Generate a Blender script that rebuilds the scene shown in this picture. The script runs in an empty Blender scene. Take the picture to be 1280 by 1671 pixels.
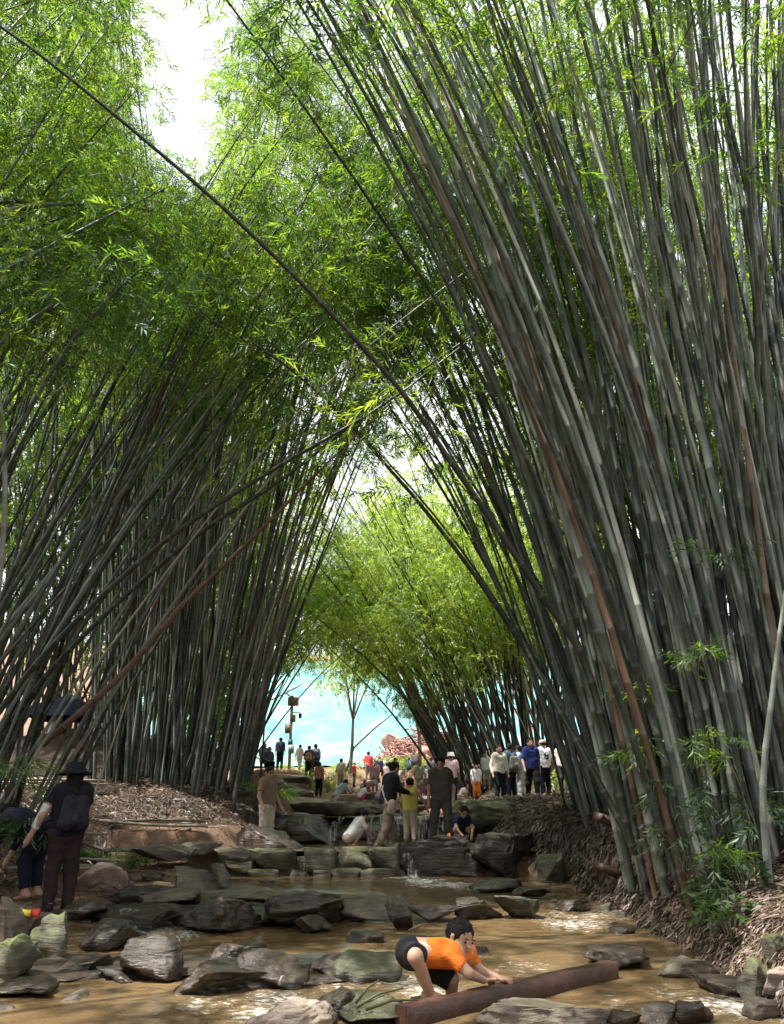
import bpy, math, random
import numpy as np
from mathutils import Vector, Matrix, noise as mnoise

random.seed(7)
RNG = np.random.default_rng(11)
SC = bpy.context.scene
COL = SC.collection

# ------------------------------------------------------------------ camera, sky, sun, exposure
EYE = 1.1
PITCH = math.radians(21.4)
FPX = 1262.0                      # focal length in photo pixels (photo 1280 x 1671)
cam_data = bpy.data.cameras.new('camera')
cam_data.sensor_fit = 'VERTICAL'
cam_data.sensor_height = 24.0
cam_data.lens = 24.0 * FPX / 1671.0
cam_data.clip_start = 0.05
cam_data.clip_end = 2000
cam = bpy.data.objects.new('camera', cam_data)
cam.location = (0, 0, EYE)
cam.rotation_euler = (math.pi / 2 + PITCH, 0, 0)
COL.objects.link(cam)
SC.camera = cam

SUN_EL = math.radians(66)
SUN_AZ = math.radians(-118)        # measured from +y (straight ahead) towards +x
world = bpy.data.worlds.new('World')
SC.world = world
world.use_nodes = True
wn, wl = world.node_tree.nodes, world.node_tree.links
wn.clear()
w_out = wn.new('ShaderNodeOutputWorld')
w_bg = wn.new('ShaderNodeBackground')
w_sky = wn.new('ShaderNodeTexSky')
w_sky.sky_type = 'NISHITA'
w_sky.sun_disc = False
w_sky.sun_elevation = SUN_EL
w_sky.sun_rotation = SUN_AZ
w_sky.air_density = 1.0
w_sky.dust_density = 2.5
w_bg.inputs['Strength'].default_value = 0.07
w_tc = wn.new('ShaderNodeTexCoord')
w_nz = wn.new('ShaderNodeTexNoise')
w_nz.inputs['Scale'].default_value = 2.6
w_nz.inputs['Detail'].default_value = 7
w_nz.inputs['Roughness'].default_value = 0.55
wl.new(w_tc.outputs['Generated'], w_nz.inputs['Vector'])
w_rp = wn.new('ShaderNodeValToRGB')
w_rp.color_ramp.elements[0].position = 0.26
w_rp.color_ramp.elements[1].position = 0.50
wl.new(w_nz.outputs[0], w_rp.inputs[0])
w_mx = wn.new('ShaderNodeMix')
w_mx.data_type = 'RGBA'
w_mx.inputs[7].default_value = (8.6, 8.9, 9.4, 1)
wl.new(w_rp.outputs[0], w_mx.inputs[0])
wl.new(w_sky.outputs[0], w_mx.inputs[6])
wl.new(w_mx.outputs[2], w_bg.inputs['Color'])
wl.new(w_bg.outputs[0], w_out.inputs['Surface'])

sun_data = bpy.data.lights.new('sun', 'SUN')
sun_data.energy = 5.0
sun_data.angle = math.radians(0.53)
sun_data.color = (1.0, 0.97, 0.92)
sun = bpy.data.objects.new('sun', sun_data)
sd = Vector((math.sin(SUN_AZ) * math.cos(SUN_EL), math.cos(SUN_AZ) * math.cos(SUN_EL), math.sin(SUN_EL)))
sun.rotation_euler = (-sd).to_track_quat('-Z', 'Y').to_euler()
sun.location = (0, 0, 60)
COL.objects.link(sun)

SC.view_settings.view_transform = 'Standard'
SC.view_settings.look = 'None'
SC.view_settings.gamma = 1
SC.view_settings.exposure = 1.42
SC.render.engine = 'CYCLES'
SC.cycles.use_denoising = True
try:
    SC.cycles.denoiser = 'OPENIMAGEDENOISE'
except Exception:
    pass
SC.cycles.max_bounces = 7
SC.cycles.diffuse_bounces = 4
SC.cycles.glossy_bounces = 2
SC.cycles.transmission_bounces = 5
SC.cycles.transparent_max_bounces = 8
SC.cycles.sample_clamp_indirect = 6
SC.cycles.caustics_reflective = False
SC.cycles.caustics_refractive = False


def at(px, py, Y):
    """world point seen at photo pixel (px, py) at the forward distance Y"""
    u, v = (px - 640) / FPX, (835.5 - py) / FPX
    c, s = math.cos(PITCH), math.sin(PITCH)
    k = Y / (c - v * s)
    return Vector((u * k, Y, EYE + (s + v * c) * k))


def on(px, py, z):
    """world point seen at photo pixel (px, py) at the height z"""
    u, v = (px - 640) / FPX, (835.5 - py) / FPX
    c, s = math.cos(PITCH), math.sin(PITCH)
    k = (z - EYE) / (s + v * c)
    return Vector((u * k, (c - v * s) * k, z))


# ------------------------------------------------------------------ object helpers
def tag(o, label=None, cat=None, group=None, kind=None):
    if label: o['label'] = label
    if cat: o['category'] = cat
    if group: o['group'] = group
    if kind: o['kind'] = kind
    return o


def empty(name, loc=(0, 0, 0), rz=0.0):
    o = bpy.data.objects.new(name, None)
    o.empty_display_size = 0.1
    o.location = loc
    o.rotation_euler = (0, 0, rz)
    COL.objects.link(o)
    return o


def mesh_np(name, V, Fq=None, Ft=None, smooth=False, attr=None):
    me = bpy.data.meshes.new(name)
    V = np.asarray(V, np.float32).reshape(-1, 3)
    nq = 0 if Fq is None else len(Fq)
    nt = 0 if Ft is None else len(Ft)
    idx = []
    if nq: idx.append(np.asarray(Fq, np.int32).ravel())
    if nt: idx.append(np.asarray(Ft, np.int32).ravel())
    idx = np.concatenate(idx) if idx else np.zeros(0, np.int32)
    tot = np.concatenate([np.full(nq, 4, np.int32), np.full(nt, 3, np.int32)])
    st = np.zeros(nq + nt, np.int32)
    if nq + nt: st[1:] = np.cumsum(tot)[:-1]
    me.vertices.add(len(V)); me.vertices.foreach_set('co', V.ravel())
    me.loops.add(len(idx)); me.loops.foreach_set('vertex_index', idx)
    me.polygons.add(nq + nt)
    me.polygons.foreach_set('loop_start', st)
    me.polygons.foreach_set('loop_total', tot)
    if smooth:
        me.polygons.foreach_set('use_smooth', np.ones(nq + nt, bool))
    if attr:
        for k, a in attr.items():
            at_ = me.attributes.new(k, 'FLOAT', 'POINT')
            at_.data.foreach_set('value', np.asarray(a, np.float32))
    me.update(calc_edges=True)
    return me


def obj(name, me, mat=None, parent=None, loc=None, rot=None, scale=None):
    o = bpy.data.objects.new(name, me)
    if mat is not None and not me.materials:
        me.materials.append(mat)
    COL.objects.link(o)
    if parent is not None: o.parent = parent
    if loc is not None: o.location = loc
    if rot is not None: o.rotation_euler = rot
    if scale is not None: o.scale = scale
    return o


class MB:
    """collects boxes, tubes and lathes; build() links them as one mesh"""
    def __init__(self): self.V, self.Q, self.T, self.n = [], [], [], 0

    def add(self, V, Q=(), T=()):
        V = [tuple(v) for v in V]
        self.V += V
        self.Q += [tuple(i + self.n for i in q) for q in Q]
        self.T += [tuple(i + self.n for i in q) for q in T]
        self.n += len(V)
        return self

    def box(self, c, s, rot=None, taper=1.0):
        M = rot if rot is not None else Matrix.Identity(3)
        if not isinstance(M, Matrix): M = Matrix.Rotation(M, 3, 'Z')
        c = Vector(c)
        V = []
        for z in (-1, 1):
            k = taper if z > 0 else 1
            for x, y in ((-1, -1), (1, -1), (1, 1), (-1, 1)):
                V.append(c + M @ Vector((x * s[0] / 2 * k, y * s[1] / 2 * k, z * s[2] / 2)))
        return self.add(V, [(0, 3, 2, 1), (4, 5, 6, 7), (0, 1, 5, 4), (1, 2, 6, 5), (2, 3, 7, 6), (3, 0, 4, 7)])

    def tube(self, pts, rad, n=8, caps=True):
        V, Q, T = tube_np(pts, rad, n, caps)
        return self.add([tuple(v) for v in V], [tuple(q) for q in Q], [tuple(t) for t in T])

    def lathe(self, prof, c=(0, 0, 0), n=16, M=None, sy=1.0):
        V, Q = [], []
        c = Vector(c)
        for (r, z) in prof:
            for k in range(n):
                a = 2 * math.pi * k / n
                v = Vector((r * math.cos(a), sy * r * math.sin(a), z))
                V.append(c + (M @ v if M else v))
        for i in range(len(prof) - 1):
            for k in range(n):
                k2 = (k + 1) % n
                Q.append((i * n + k, i * n + k2, (i + 1) * n + k2, (i + 1) * n + k))
        return self.add(V, Q)

    def build(self, name, mat, parent=None, smooth=False, loc=None, rot=None):
        return obj(name, mesh_np(name, self.V, self.Q or None, self.T or None, smooth), mat, parent, loc, rot)


def tube_np(pts, rad, n=8, caps=True):
    P = np.asarray([tuple(p) for p in pts], float)
    m = len(P)
    R = np.full(m, rad, float) if np.isscalar(rad) else np.asarray(rad, float)
    Tn = np.gradient(P, axis=0)
    Tn /= np.linalg.norm(Tn, axis=1, keepdims=True) + 1e-12
    t0 = Tn[0]
    a = np.array([1.0, 0, 0]) if abs(t0[0]) < 0.8 else np.array([0, 1.0, 0])
    U = np.zeros_like(P)
    u = a - t0 * a.dot(t0); u /= np.linalg.norm(u); U[0] = u
    for i in range(1, m):
        u = U[i - 1] - Tn[i] * U[i - 1].dot(Tn[i]); U[i] = u / (np.linalg.norm(u) + 1e-12)
    W = np.cross(Tn, U)
    ang = 2 * np.pi * np.arange(n) / n
    V = P[:, None, :] + R[:, None, None] * (np.cos(ang)[None, :, None] * U[:, None, :] + np.sin(ang)[None, :, None] * W[:, None, :])
    i, k = np.meshgrid(np.arange(m - 1), np.arange(n), indexing='ij')
    k2 = (k + 1) % n
    Q = np.stack([i * n + k, i * n + k2, (i + 1) * n + k2, (i + 1) * n + k], -1).reshape(-1, 4)
    V = V.reshape(-1, 3)
    T = np.zeros((0, 3), int)
    if caps:
        V = np.vstack([V, P[:1], P[-1:]])
        c0, c1 = m * n, m * n + 1
        kk = np.arange(n)
        T = np.vstack([np.stack([np.full(n, c0), (kk + 1) % n, kk], -1),
                       np.stack([np.full(n, c1), (m - 1) * n + kk, (m - 1) * n + (kk + 1) % n], -1)])
    return V, Q, T


# ------------------------------------------------------------------ material helpers
def mat_new(name):
    m = bpy.data.materials.new(name)
    m.use_nodes = True
    nt = m.node_tree
    nt.nodes.clear()
    out = nt.nodes.new('ShaderNodeOutputMaterial')
    return m, nt.nodes, nt.links, out


def N(nodes, typ, **kw):
    n = nodes.new(typ)
    for k, v in kw.items():
        if k in n.inputs: n.inputs[k].default_value = v
        else: setattr(n, k, v)
    return n


def noise_tex(nodes, links, scale, detail=4, rough=0.55, vec=None, dist=0.0):
    t = nodes.new('ShaderNodeTexNoise')
    t.inputs['Scale'].default_value = scale
    t.inputs['Detail'].default_value = detail
    t.inputs['Roughness'].default_value = rough
    t.inputs['Distortion'].default_value = dist
    if vec is not None: links.new(vec, t.inputs['Vector'])
    return t


def ramp(nodes, links, fac, stops):
    r = nodes.new('ShaderNodeValToRGB')
    el = r.color_ramp.elements
    while len(el) < len(stops): el.new(0.5)
    for e, (p, c) in zip(el, stops):
        e.position = p
        e.color = (*c, 1) if len(c) == 3 else c
    links.new(fac, r.inputs[0])
    return r


def mixc(nodes, links, fac, a, b, mode='MIX'):
    m = nodes.new('ShaderNodeMix')
    m.data_type = 'RGBA'
    m.blend_type = mode
    for sock, v in ((m.inputs[0], fac), (m.inputs[6], a), (m.inputs[7], b)):
        if hasattr(v, 'links') or isinstance(v, bpy.types.NodeSocket): links.new(v, sock)
        elif isinstance(v, (int, float)): sock.default_value = v
        else: sock.default_value = (*v, 1) if len(v) == 3 else v
    return m.outputs[2]


def mathn(nodes, links, op, a, b=None, clamp=False):
    m = nodes.new('ShaderNodeMath')
    m.operation = op
    m.use_clamp = clamp
    for i, v in enumerate((a, b)):
        if v is None: continue
        if isinstance(v, bpy.types.NodeSocket): links.new(v, m.inputs[i])
        else: m.inputs[i].default_value = v
    return m.outputs[0]


def simple(name, col, rough=0.7, var=0.18, scale=12, metal=0.0, spec=0.4, bump=0.0, bscale=40):
    """principled with a little noise variation of colour"""
    m, nd, lk, out = mat_new(name)
    tc = nd.new('ShaderNodeTexCoord')
    t = noise_tex(nd, lk, scale, 4, 0.6, tc.outputs['Object'])
    lo = tuple(c * (1 - var) for c in col); hi = tuple(min(1, c * (1 + var)) for c in col)
    r = ramp(nd, lk, t.outputs[0], [(0.3, lo), (0.7, hi)])
    p = N(nd, 'ShaderNodeBsdfPrincipled', Roughness=rough, Metallic=metal)
    p.inputs['Specular IOR Level'].default_value = spec
    lk.new(r.outputs[0], p.inputs['Base Color'])
    if bump:
        t2 = noise_tex(nd, lk, bscale, 3, 0.6, tc.outputs['Object'])
        b = N(nd, 'ShaderNodeBump', Strength=bump, Distance=0.02)
        lk.new(t2.outputs[0], b.inputs['Height']); lk.new(b.outputs[0], p.inputs['Normal'])
    lk.new(p.outputs[0], out.inputs[0])
    return m


def leaf_mat(name, cols, trans, hi=0.5, rough=0.5):
    """two-sided leaf: diffuse + translucent + a faint sheen; colour varies from leaf to leaf and clump to clump"""
    m, nd, lk, out = mat_new(name)
    g = nd.new('ShaderNodeNewGeometry')
    t = noise_tex(nd, lk, 0.5, 3, 0.6, g.outputs['Position'])
    f = mathn(nd, lk, 'ADD', mathn(nd, lk, 'MULTIPLY', g.outputs['Random Per Island'], 0.5),
              mathn(nd, lk, 'SUBTRACT', mathn(nd, lk, 'MULTIPLY', t.outputs[0], 1.3), 0.4), True)
    r = ramp(nd, lk, f, [(0.12, cols[0]), (0.5, cols[1]), (0.88, cols[2])])
    r2 = ramp(nd, lk, f, [(0.12, trans[0]), (0.5, trans[1]), (0.88, trans[2])])
    d = nd.new('ShaderNodeBsdfDiffuse'); lk.new(r.outputs[0], d.inputs[0])
    tr = nd.new('ShaderNodeBsdfTranslucent'); lk.new(r2.outputs[0], tr.inputs[0])
    a = nd.new('ShaderNodeMixShader'); a.inputs[0].default_value = hi
    lk.new(d.outputs[0], a.inputs[1]); lk.new(tr.outputs[0], a.inputs[2])
    gl = N(nd, 'ShaderNodeBsdfGlossy', Roughness=rough)
    gl.inputs[0].default_value = (0.8, 0.85, 0.9, 1)
    b = nd.new('ShaderNodeMixShader'); b.inputs[0].default_value = 0.05
    lk.new(a.outputs[0], b.inputs[1]); lk.new(gl.outputs[0], b.inputs[2])
    lk.new(b.outputs[0], out.inputs[0])
    return m


def culm_mat(name, cols, pale, rough=0.42, palef=0.5):
    m, nd, lk, out = mat_new(name)
    oi = nd.new('ShaderNodeObjectInfo')
    tc = nd.new('ShaderNodeTexCoord')
    g = nd.new('ShaderNodeNewGeometry')
    le = N(nd, 'ShaderNodeAttribute', attribute_name='len')
    r = ramp(nd, lk, oi.outputs['Random'], [(0.0, cols[0]), (0.5, cols[1]), (1.0, cols[2])])
    # waxy bloom and weathering blotches, stretched along the culm
    mp = N(nd, 'ShaderNodeMapping'); lk.new(g.outputs['Position'], mp.inputs[0]); mp.inputs['Scale'].default_value = (1, 1, 0.25)
    t1 = noise_tex(nd, lk, 5, 5, 0.65, mp.outputs[0])
    t2 = noise_tex(nd, lk, 34, 4, 0.7, g.outputs['Position'])
    w = mathn(nd, lk, 'ADD', mathn(nd, lk, 'MULTIPLY', t1.outputs[0], 0.75), mathn(nd, lk, 'MULTIPLY', t2.outputs[0], 0.3))
    w = mathn(nd, lk, 'ADD', w, mathn(nd, lk, 'MULTIPLY', oi.outputs['Random'], 0.22))
    wr = ramp(nd, lk, w, [(0.52, (0, 0, 0)), (0.78, (1, 1, 1))])
    f = mathn(nd, lk, 'MULTIPLY', wr.outputs[0], palef)
    c = mixc(nd, lk, f, r.outputs[0], pale)
    # each internode differs a little; a pale ring under and a dark line at each node (len counts nodes)
    fl = mathn(nd, lk, 'FLOOR', le.outputs['Fac'])
    wn_ = nd.new('ShaderNodeTexWhiteNoise'); wn_.noise_dimensions = '2D'
    cb = nd.new('ShaderNodeCombineXYZ'); lk.new(fl, cb.inputs[0]); lk.new(oi.outputs['Random'], cb.inputs[1]); lk.new(cb.outputs[0], wn_.inputs['Vector'])
    c = mixc(nd, lk, 1.0, c, ramp(nd, lk, wn_.outputs['Value'], [(0, (0.72, 0.72, 0.72)), (1, (1.2, 1.2, 1.15))]).outputs[0], 'MULTIPLY')
    fr = mathn(nd, lk, 'FRACT', le.outputs['Fac'])
    nr = ramp(nd, lk, fr, [(0.0, (0.5, 0.5, 0.5)), (0.02, (0, 0, 0)), (0.90, (0, 0, 0)), (0.985, (0.8, 0.8, 0.8))])
    c = mixc(nd, lk, mathn(nd, lk, 'MULTIPLY', nr.outputs[0], 0.38), c, (0.26, 0.27, 0.24))
    p = N(nd, 'ShaderNodeBsdfPrincipled', Roughness=rough)
    p.inputs['Specular IOR Level'].default_value = 0.45
    lk.new(c, p.inputs['Base Color'])
    b = N(nd, 'ShaderNodeBump', Strength=0.15, Distance=0.004)
    lk.new(t2.outputs[0], b.inputs['Height']); lk.new(b.outputs[0], p.inputs['Normal'])
    lk.new(p.outputs[0], out.inputs[0])
    return m


def rock_mat(name, c0, c1, moss=0.0, rough=0.55, wet=0.0, strat=1.0, mosscol=(0.075, 0.085, 0.02)):
    m, nd, lk, out = mat_new(name)
    tc = nd.new('ShaderNodeTexCoord'); g = nd.new('ShaderNodeNewGeometry'); oi = nd.new('ShaderNodeObjectInfo')
    ad = nd.new('ShaderNodeVectorMath'); ad.operation = 'ADD'
    lk.new(g.outputs['Position'], ad.inputs[0])
    t1 = noise_tex(nd, lk, 2.2, 8, 0.65, ad.outputs[0])
    t2 = noise_tex(nd, lk, 18, 6, 0.7, ad.outputs[0])
    mp = N(nd, 'ShaderNodeMapping'); lk.new(ad.outputs[0], mp.inputs[0])
    mp.inputs['Scale'].default_value = (1, 1, 7); mp.inputs['Rotation'].default_value = (0.35, 0.2, 0)
    t3 = noise_tex(nd, lk, 3.5, 6, 0.6, mp.outputs[0], 0.6)
    f = mathn(nd, lk, 'ADD', mathn(nd, lk, 'MULTIPLY', t1.outputs[0], 0.5), mathn(nd, lk, 'MULTIPLY', t3.outputs[0], 0.5))
    r = ramp(nd, lk, f, [(0.36, c0), (0.62, c1)])
    c = mixc(nd, lk, 0.55, r.outputs[0], ramp(nd, lk, t2.outputs[0], [(0.3, (0.45, 0.45, 0.45)), (0.7, (1.35, 1.3, 1.25))]).outputs[0], 'MULTIPLY')
    if moss:
        sx = nd.new('ShaderNodeSeparateXYZ'); lk.new(g.outputs['Normal'], sx.inputs[0])
        mf = mathn(nd, lk, 'MULTIPLY', sx.outputs[2], 0.4)
        mf = mathn(nd, lk, 'ADD', mf, t1.outputs[0])
        mr = ramp(nd, lk, mf, [(0.62, (0, 0, 0)), (0.82, (1, 1, 1))])
        c = mixc(nd, lk, mathn(nd, lk, 'MULTIPLY', mr.outputs[0], moss), c, mosscol)
    p = N(nd, 'ShaderNodeBsdfPrincipled', Roughness=rough)
    p.inputs['Specular IOR Level'].default_value = 0.5
    lk.new(c, p.inputs['Base Color'])
    if wet:
        lk.new(ramp(nd, lk, t1.outputs[0], [(0.35, (rough,) * 3), (0.65, (max(0.12, rough - wet),) * 3)]).outputs[0], p.inputs['Roughness'])
    b = N(nd, 'ShaderNodeBump', Strength=0.75, Distance=0.035)
    hh = mathn(nd, lk, 'ADD', mathn(nd, lk, 'MULTIPLY', t2.outputs[0], 0.5), mathn(nd, lk, 'MULTIPLY', t3.outputs[0], 1.0 * strat))
    lk.new(hh, b.inputs['Height']); lk.new(b.outputs[0], p.inputs['Normal'])
    lk.new(p.outputs[0], out.inputs[0])
    return m


M = {}
M['leaf'] = leaf_mat('bamboo_leaf', [(0.026, 0.068, 0.016), (0.06, 0.128, 0.022), (0.135, 0.19, 0.028)],
                     [(0.06, 0.17, 0.022), (0.24, 0.44, 0.028), (0.64, 0.74, 0.05)])
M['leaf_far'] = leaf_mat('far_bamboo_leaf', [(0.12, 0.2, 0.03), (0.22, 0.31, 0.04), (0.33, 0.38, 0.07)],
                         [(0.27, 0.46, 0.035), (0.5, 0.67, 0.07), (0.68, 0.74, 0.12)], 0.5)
M['leaf_tree'] = leaf_mat('tree_leaf', [(0.05, 0.09, 0.02), (0.1, 0.15, 0.03), (0.16, 0.17, 0.04)],
                          [(0.12, 0.22, 0.03), (0.25, 0.36, 0.05), (0.36, 0.38, 0.07)], 0.45)
M['leaf_dark'] = leaf_mat('dark_leaf', [(0.018, 0.04, 0.014), (0.035, 0.068, 0.022), (0.06, 0.1, 0.035)],
                          [(0.05, 0.11, 0.015), (0.09, 0.18, 0.03), (0.14, 0.23, 0.04)], 0.4)
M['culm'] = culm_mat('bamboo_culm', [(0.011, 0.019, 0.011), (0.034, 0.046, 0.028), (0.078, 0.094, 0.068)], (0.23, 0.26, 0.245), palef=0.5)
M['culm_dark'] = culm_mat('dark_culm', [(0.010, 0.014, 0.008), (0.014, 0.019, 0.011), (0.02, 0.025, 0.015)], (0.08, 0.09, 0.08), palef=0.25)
M['culm_pale'] = culm_mat('pale_culm', [(0.13, 0.15, 0.125), (0.17, 0.18, 0.155), (0.22, 0.22, 0.19)], (0.4, 0.4, 0.36), palef=0.7)
M['culm_brown'] = culm_mat('brown_culm', [(0.085, 0.042, 0.022), (0.11, 0.06, 0.033), (0.09, 0.062, 0.037)], (0.3, 0.22, 0.15), palef=0.3)
M['culm_dead'] = culm_mat('dead_culm', [(0.22, 0.17, 0.11), (0.3, 0.22, 0.14), (0.34, 0.28, 0.2)], (0.42, 0.38, 0.32), palef=0.4, rough=0.65)
M['twig'] = simple('twig', (0.06, 0.055, 0.03), 0.7)
M['rock_wet'] = rock_mat('wet_rock', (0.012, 0.0095, 0.007), (0.075, 0.056, 0.04), 0.0, 0.5, 0.3)
M['rock_wet_moss'] = rock_mat('wet_mossy_rock', (0.014, 0.014, 0.009), (0.065, 0.06, 0.04), 0.4, 0.55, 0.25)
M['rock_moss'] = rock_mat('mossy_rock', (0.04, 0.038, 0.027), (0.11, 0.1, 0.065), 0.8, 0.75, mosscol=(0.09, 0.11, 0.025))
M['rock_tan'] = rock_mat('tan_rock', (0.17, 0.13, 0.1), (0.36, 0.29, 0.23), 0.0, 0.75)
M['rock_grey'] = rock_mat('grey_rock', (0.06, 0.048, 0.04), (0.2, 0.16, 0.125), 0.25, 0.7)
M['rock_pink'] = rock_mat('pinkish_rock', (0.3, 0.2, 0.17), (0.5, 0.38, 0.33), 0.0, 0.75, strat=0.5)
M['rust'] = simple('rusty_beam', (0.055, 0.024, 0.015), 0.55, 0.55, 4, 0.0, 0.45, 0.25, 35)


# ------------------------------------------------------------------ terrain
def vnoise(x, y, seed=0):
    x = np.asarray(x, float); y = np.asarray(y, float)
    xi = np.floor(x).astype(np.int64); yi = np.floor(y).astype(np.int64)
    fx, fy = x - xi, y - yi
    fx = fx * fx * (3 - 2 * fx); fy = fy * fy * (3 - 2 * fy)

    def h(a, b):
        n = (a * 374761393 + b * 668265263 + seed * 144665) & 0x7fffffff
        n = ((n ^ (n >> 13)) * 1274126177) & 0x7fffffff
        return ((n ^ (n >> 16)) & 0xffff) / 65535.0
    return (h(xi, yi) * (1 - fx) + h(xi + 1, yi) * fx) * (1 - fy) + (h(xi, yi + 1) * (1 - fx) + h(xi + 1, yi + 1) * fx) * fy


def fbm(x, y, o=4, seed=0):
    s, a, t = 0, 1, 0
    for k in range(o):
        s = s + a * (vnoise(np.asarray(x) * 2 ** k, np.asarray(y) * 2 ** k, seed + k) - 0.5); t += a; a *= 0.5
    return s / t * 2


def lut(y, pairs):
    p = np.array(pairs, float)
    return np.interp(y, p[:, 0], p[:, 1])


BED = [(-60, -0.5), (3, -0.3), (8.5, -0.2), (9.4, -0.1), (14.75, -0.08), (15.05, 0.42), (18.6, 0.38), (19.3, 0.95), (22, 1.12), (24, 1.3), (30, 1.5),
       (38, 1.9), (50, 3.0), (62, 4.9), (68, 6.2), (85, 13.5), (104, 21.0), (160, 30), (600, 40)]
WLEFT = [(-60, -3.2), (3, -3.2), (6, -2.75), (8, -3.1), (9.5, -3.3), (11, -2.6), (13, -2.6), (15, -2.9), (17, -2.6), (19, -2.4), (21, -2.2), (24, -3.6), (40, -7), (60, -20), (600, -60)]
BLEFT = [(-60, -4.2), (3, -4.2), (7, -4.6), (10, -5.0), (13, -5.3), (15, -5.2), (16.3, -4.9), (17.3, -3.7), (18.5, -3.0), (20, -2.9), (24, -3.9), (40, -9), (60, -24), (600, -80)]
WRIGHT = [(-60, 2.3), (3, 2.1), (5.2, 2.2), (7, 2.5), (9, 2.7), (13.6, 2.8), (16, 2.4), (18, 1.9), (20, 1.8), (24, 2.2), (30, 3), (40, 6), (60, 20), (600, 60)]
PLATL = [(-60, 1.2), (5, 0.9), (9, 1.25), (12, 1.45), (16, 1.5), (19, 1.65), (24, 2.4), (28, 3.3), (36, 3.6), (42, 3.5), (55, 4.6), (70, 9), (104, 23), (600, 42)]
PLATR = [(-60, 0.9), (5, 0.6), (9, 0.85), (13, 1.3), (16, 1.4), (20, 1.45), (26, 1.7), (34, 2.9), (45, 4), (60, 6.2), (70, 9), (104, 23), (600, 42)]
PADS = []          # (x, y, z, radius): spots where something stands


def sm(a, b, x):
    t = np.clip((x - a) / (b - a), 0, 1)
    return t * t * (3 - 2 * t)


def terrain(x, y, fine=True):
    x = np.asarray(x, float); y = np.asarray(y, float)
    x, y = np.broadcast_arrays(x, y)
    wob = 0.35 * fbm(x * 0.5 + 9, y * 0.5, 3, 5)
    bed = lut(y, BED)
    wl_, bl_, wr_ = lut(y, WLEFT) + wob, lut(y, BLEFT) + wob, lut(y, WRIGHT) + wob * 0.6
    pl, pr = lut(y, PLATL), lut(y, PLATR)
    shelf = bed + np.where(y < 24, 0.26 + 0.05 * np.clip(y - 12, 0, 5), 0.05)
    z = bed.copy()
    kl = sm(0.0, 0.7, wl_ - x)
    z = z + (shelf - z) * kl
    kb = sm(-0.4, 2.1, bl_ - x)
    z = z + (np.maximum(pl, z) - z) * kb
    z = z + np.where(y < 60, np.clip(bl_ - 1.3 - x, 0, 60) * 0.06, 0)
    kr = sm(-0.15, 0.75, x - wr_) * 0.72 + sm(0.6, 2.6, x - wr_) * 0.28
    z = z + (np.maximum(pr, z) - z) * kr
    z = z + np.where(y < 60, np.clip(x - wr_ - 2.6, 0, 60) * 0.07, 0)
    for (a, b, c, r) in PADS:
        w = np.exp(-(((x - a) ** 2 + (y - b) ** 2) / r ** 2) ** 2)
        z = z + (c - z) * w
    bank = np.clip(kb + kr, 0, 1)
    z = z + 0.10 * fbm(x * 1.3, y * 1.3, 4, 2) * (0.35 + bank)
    if fine:
        z = z + 0.05 * fbm(x * 5, y * 5, 3, 8) * (0.4 + bank)
    return z


def tz(x, y):
    return float(terrain(np.array([x]), np.array([y]))[0])


def spot(px, py, Y, r=0.6):
    p = at(px, py, Y)
    PADS.append((p.x, p.y, p.z + 0.0, r))
    return p


# where people and trees stand (photo pixel of the feet, distance)
FEET = {}
for key, px, py, Y, r in [
    ('hat', 92, 1488, 9.8, 0.45), ('stoop', 40, 1470, 10.6, 0.45), ('tan', 432, 1392, 18.2, 0.5),
    ('white_kid', 577, 1384, 16.0, 0.3), ('black_woman', 632, 1388, 15.9, 0.35), ('yellow', 670, 1376, 16.6, 0.35), ('green_man', 722, 1380, 16.2, 0.35),
    ('crouch_boy', 752, 1384, 15.8, 0.3),
    ('cream', 818, 1310, 24.5, 0.8), ('denim', 836, 1308, 25.2, 0.8), ('cap', 852, 1306, 25.8, 0.8), ('blue', 871, 1306, 24.5, 0.8), ('tee', 892, 1300, 26.0, 0.8),
    ('white_hat', 923, 1296, 26, 0.8), ('red_hat', 945, 1294, 24.5, 0.8),
    ('pink', 520, 1301, 37, 1.0), ('pack1', 503, 1272, 41, 1.0), ('pack2', 514, 1272, 41.5, 1.0), ('sit1', 437, 1262, 38, 1.0), ('sit2', 430, 1256, 39, 1.0),
    ('pole_man', 456, 1257, 41.5, 1.0), ('cream_kid', 488, 1262, 43, 1.0), ('red', 601, 1276, 48, 1.2), ('dark_sit', 619, 1268, 49, 1.2), ('sit3', 631, 1268, 49.5, 1.2),
    ('blue_kid', 668, 1272, 47, 1.2), ('gingham', 554, 1311, 33, 1.0), ('cream_stand', 556, 1292, 39, 1.0), ('red_kid', 578, 1283, 42, 1.0),
    ('tent_man', 82, 1215, 29, 1.5), ('tent_b', 118, 1195, 32, 1.5), ('tent_c', 157, 1190, 33, 1.5), ('tent_d', 192, 1192, 33, 1.5),
    ('tree1', 571, 1262, 44, 1.0), ('tree2', 684, 1256, 46, 1.2), ('pole', 472, 1256, 42, 1.0),
]:
    FEET[key] = spot(px, py, Y, r)

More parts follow.
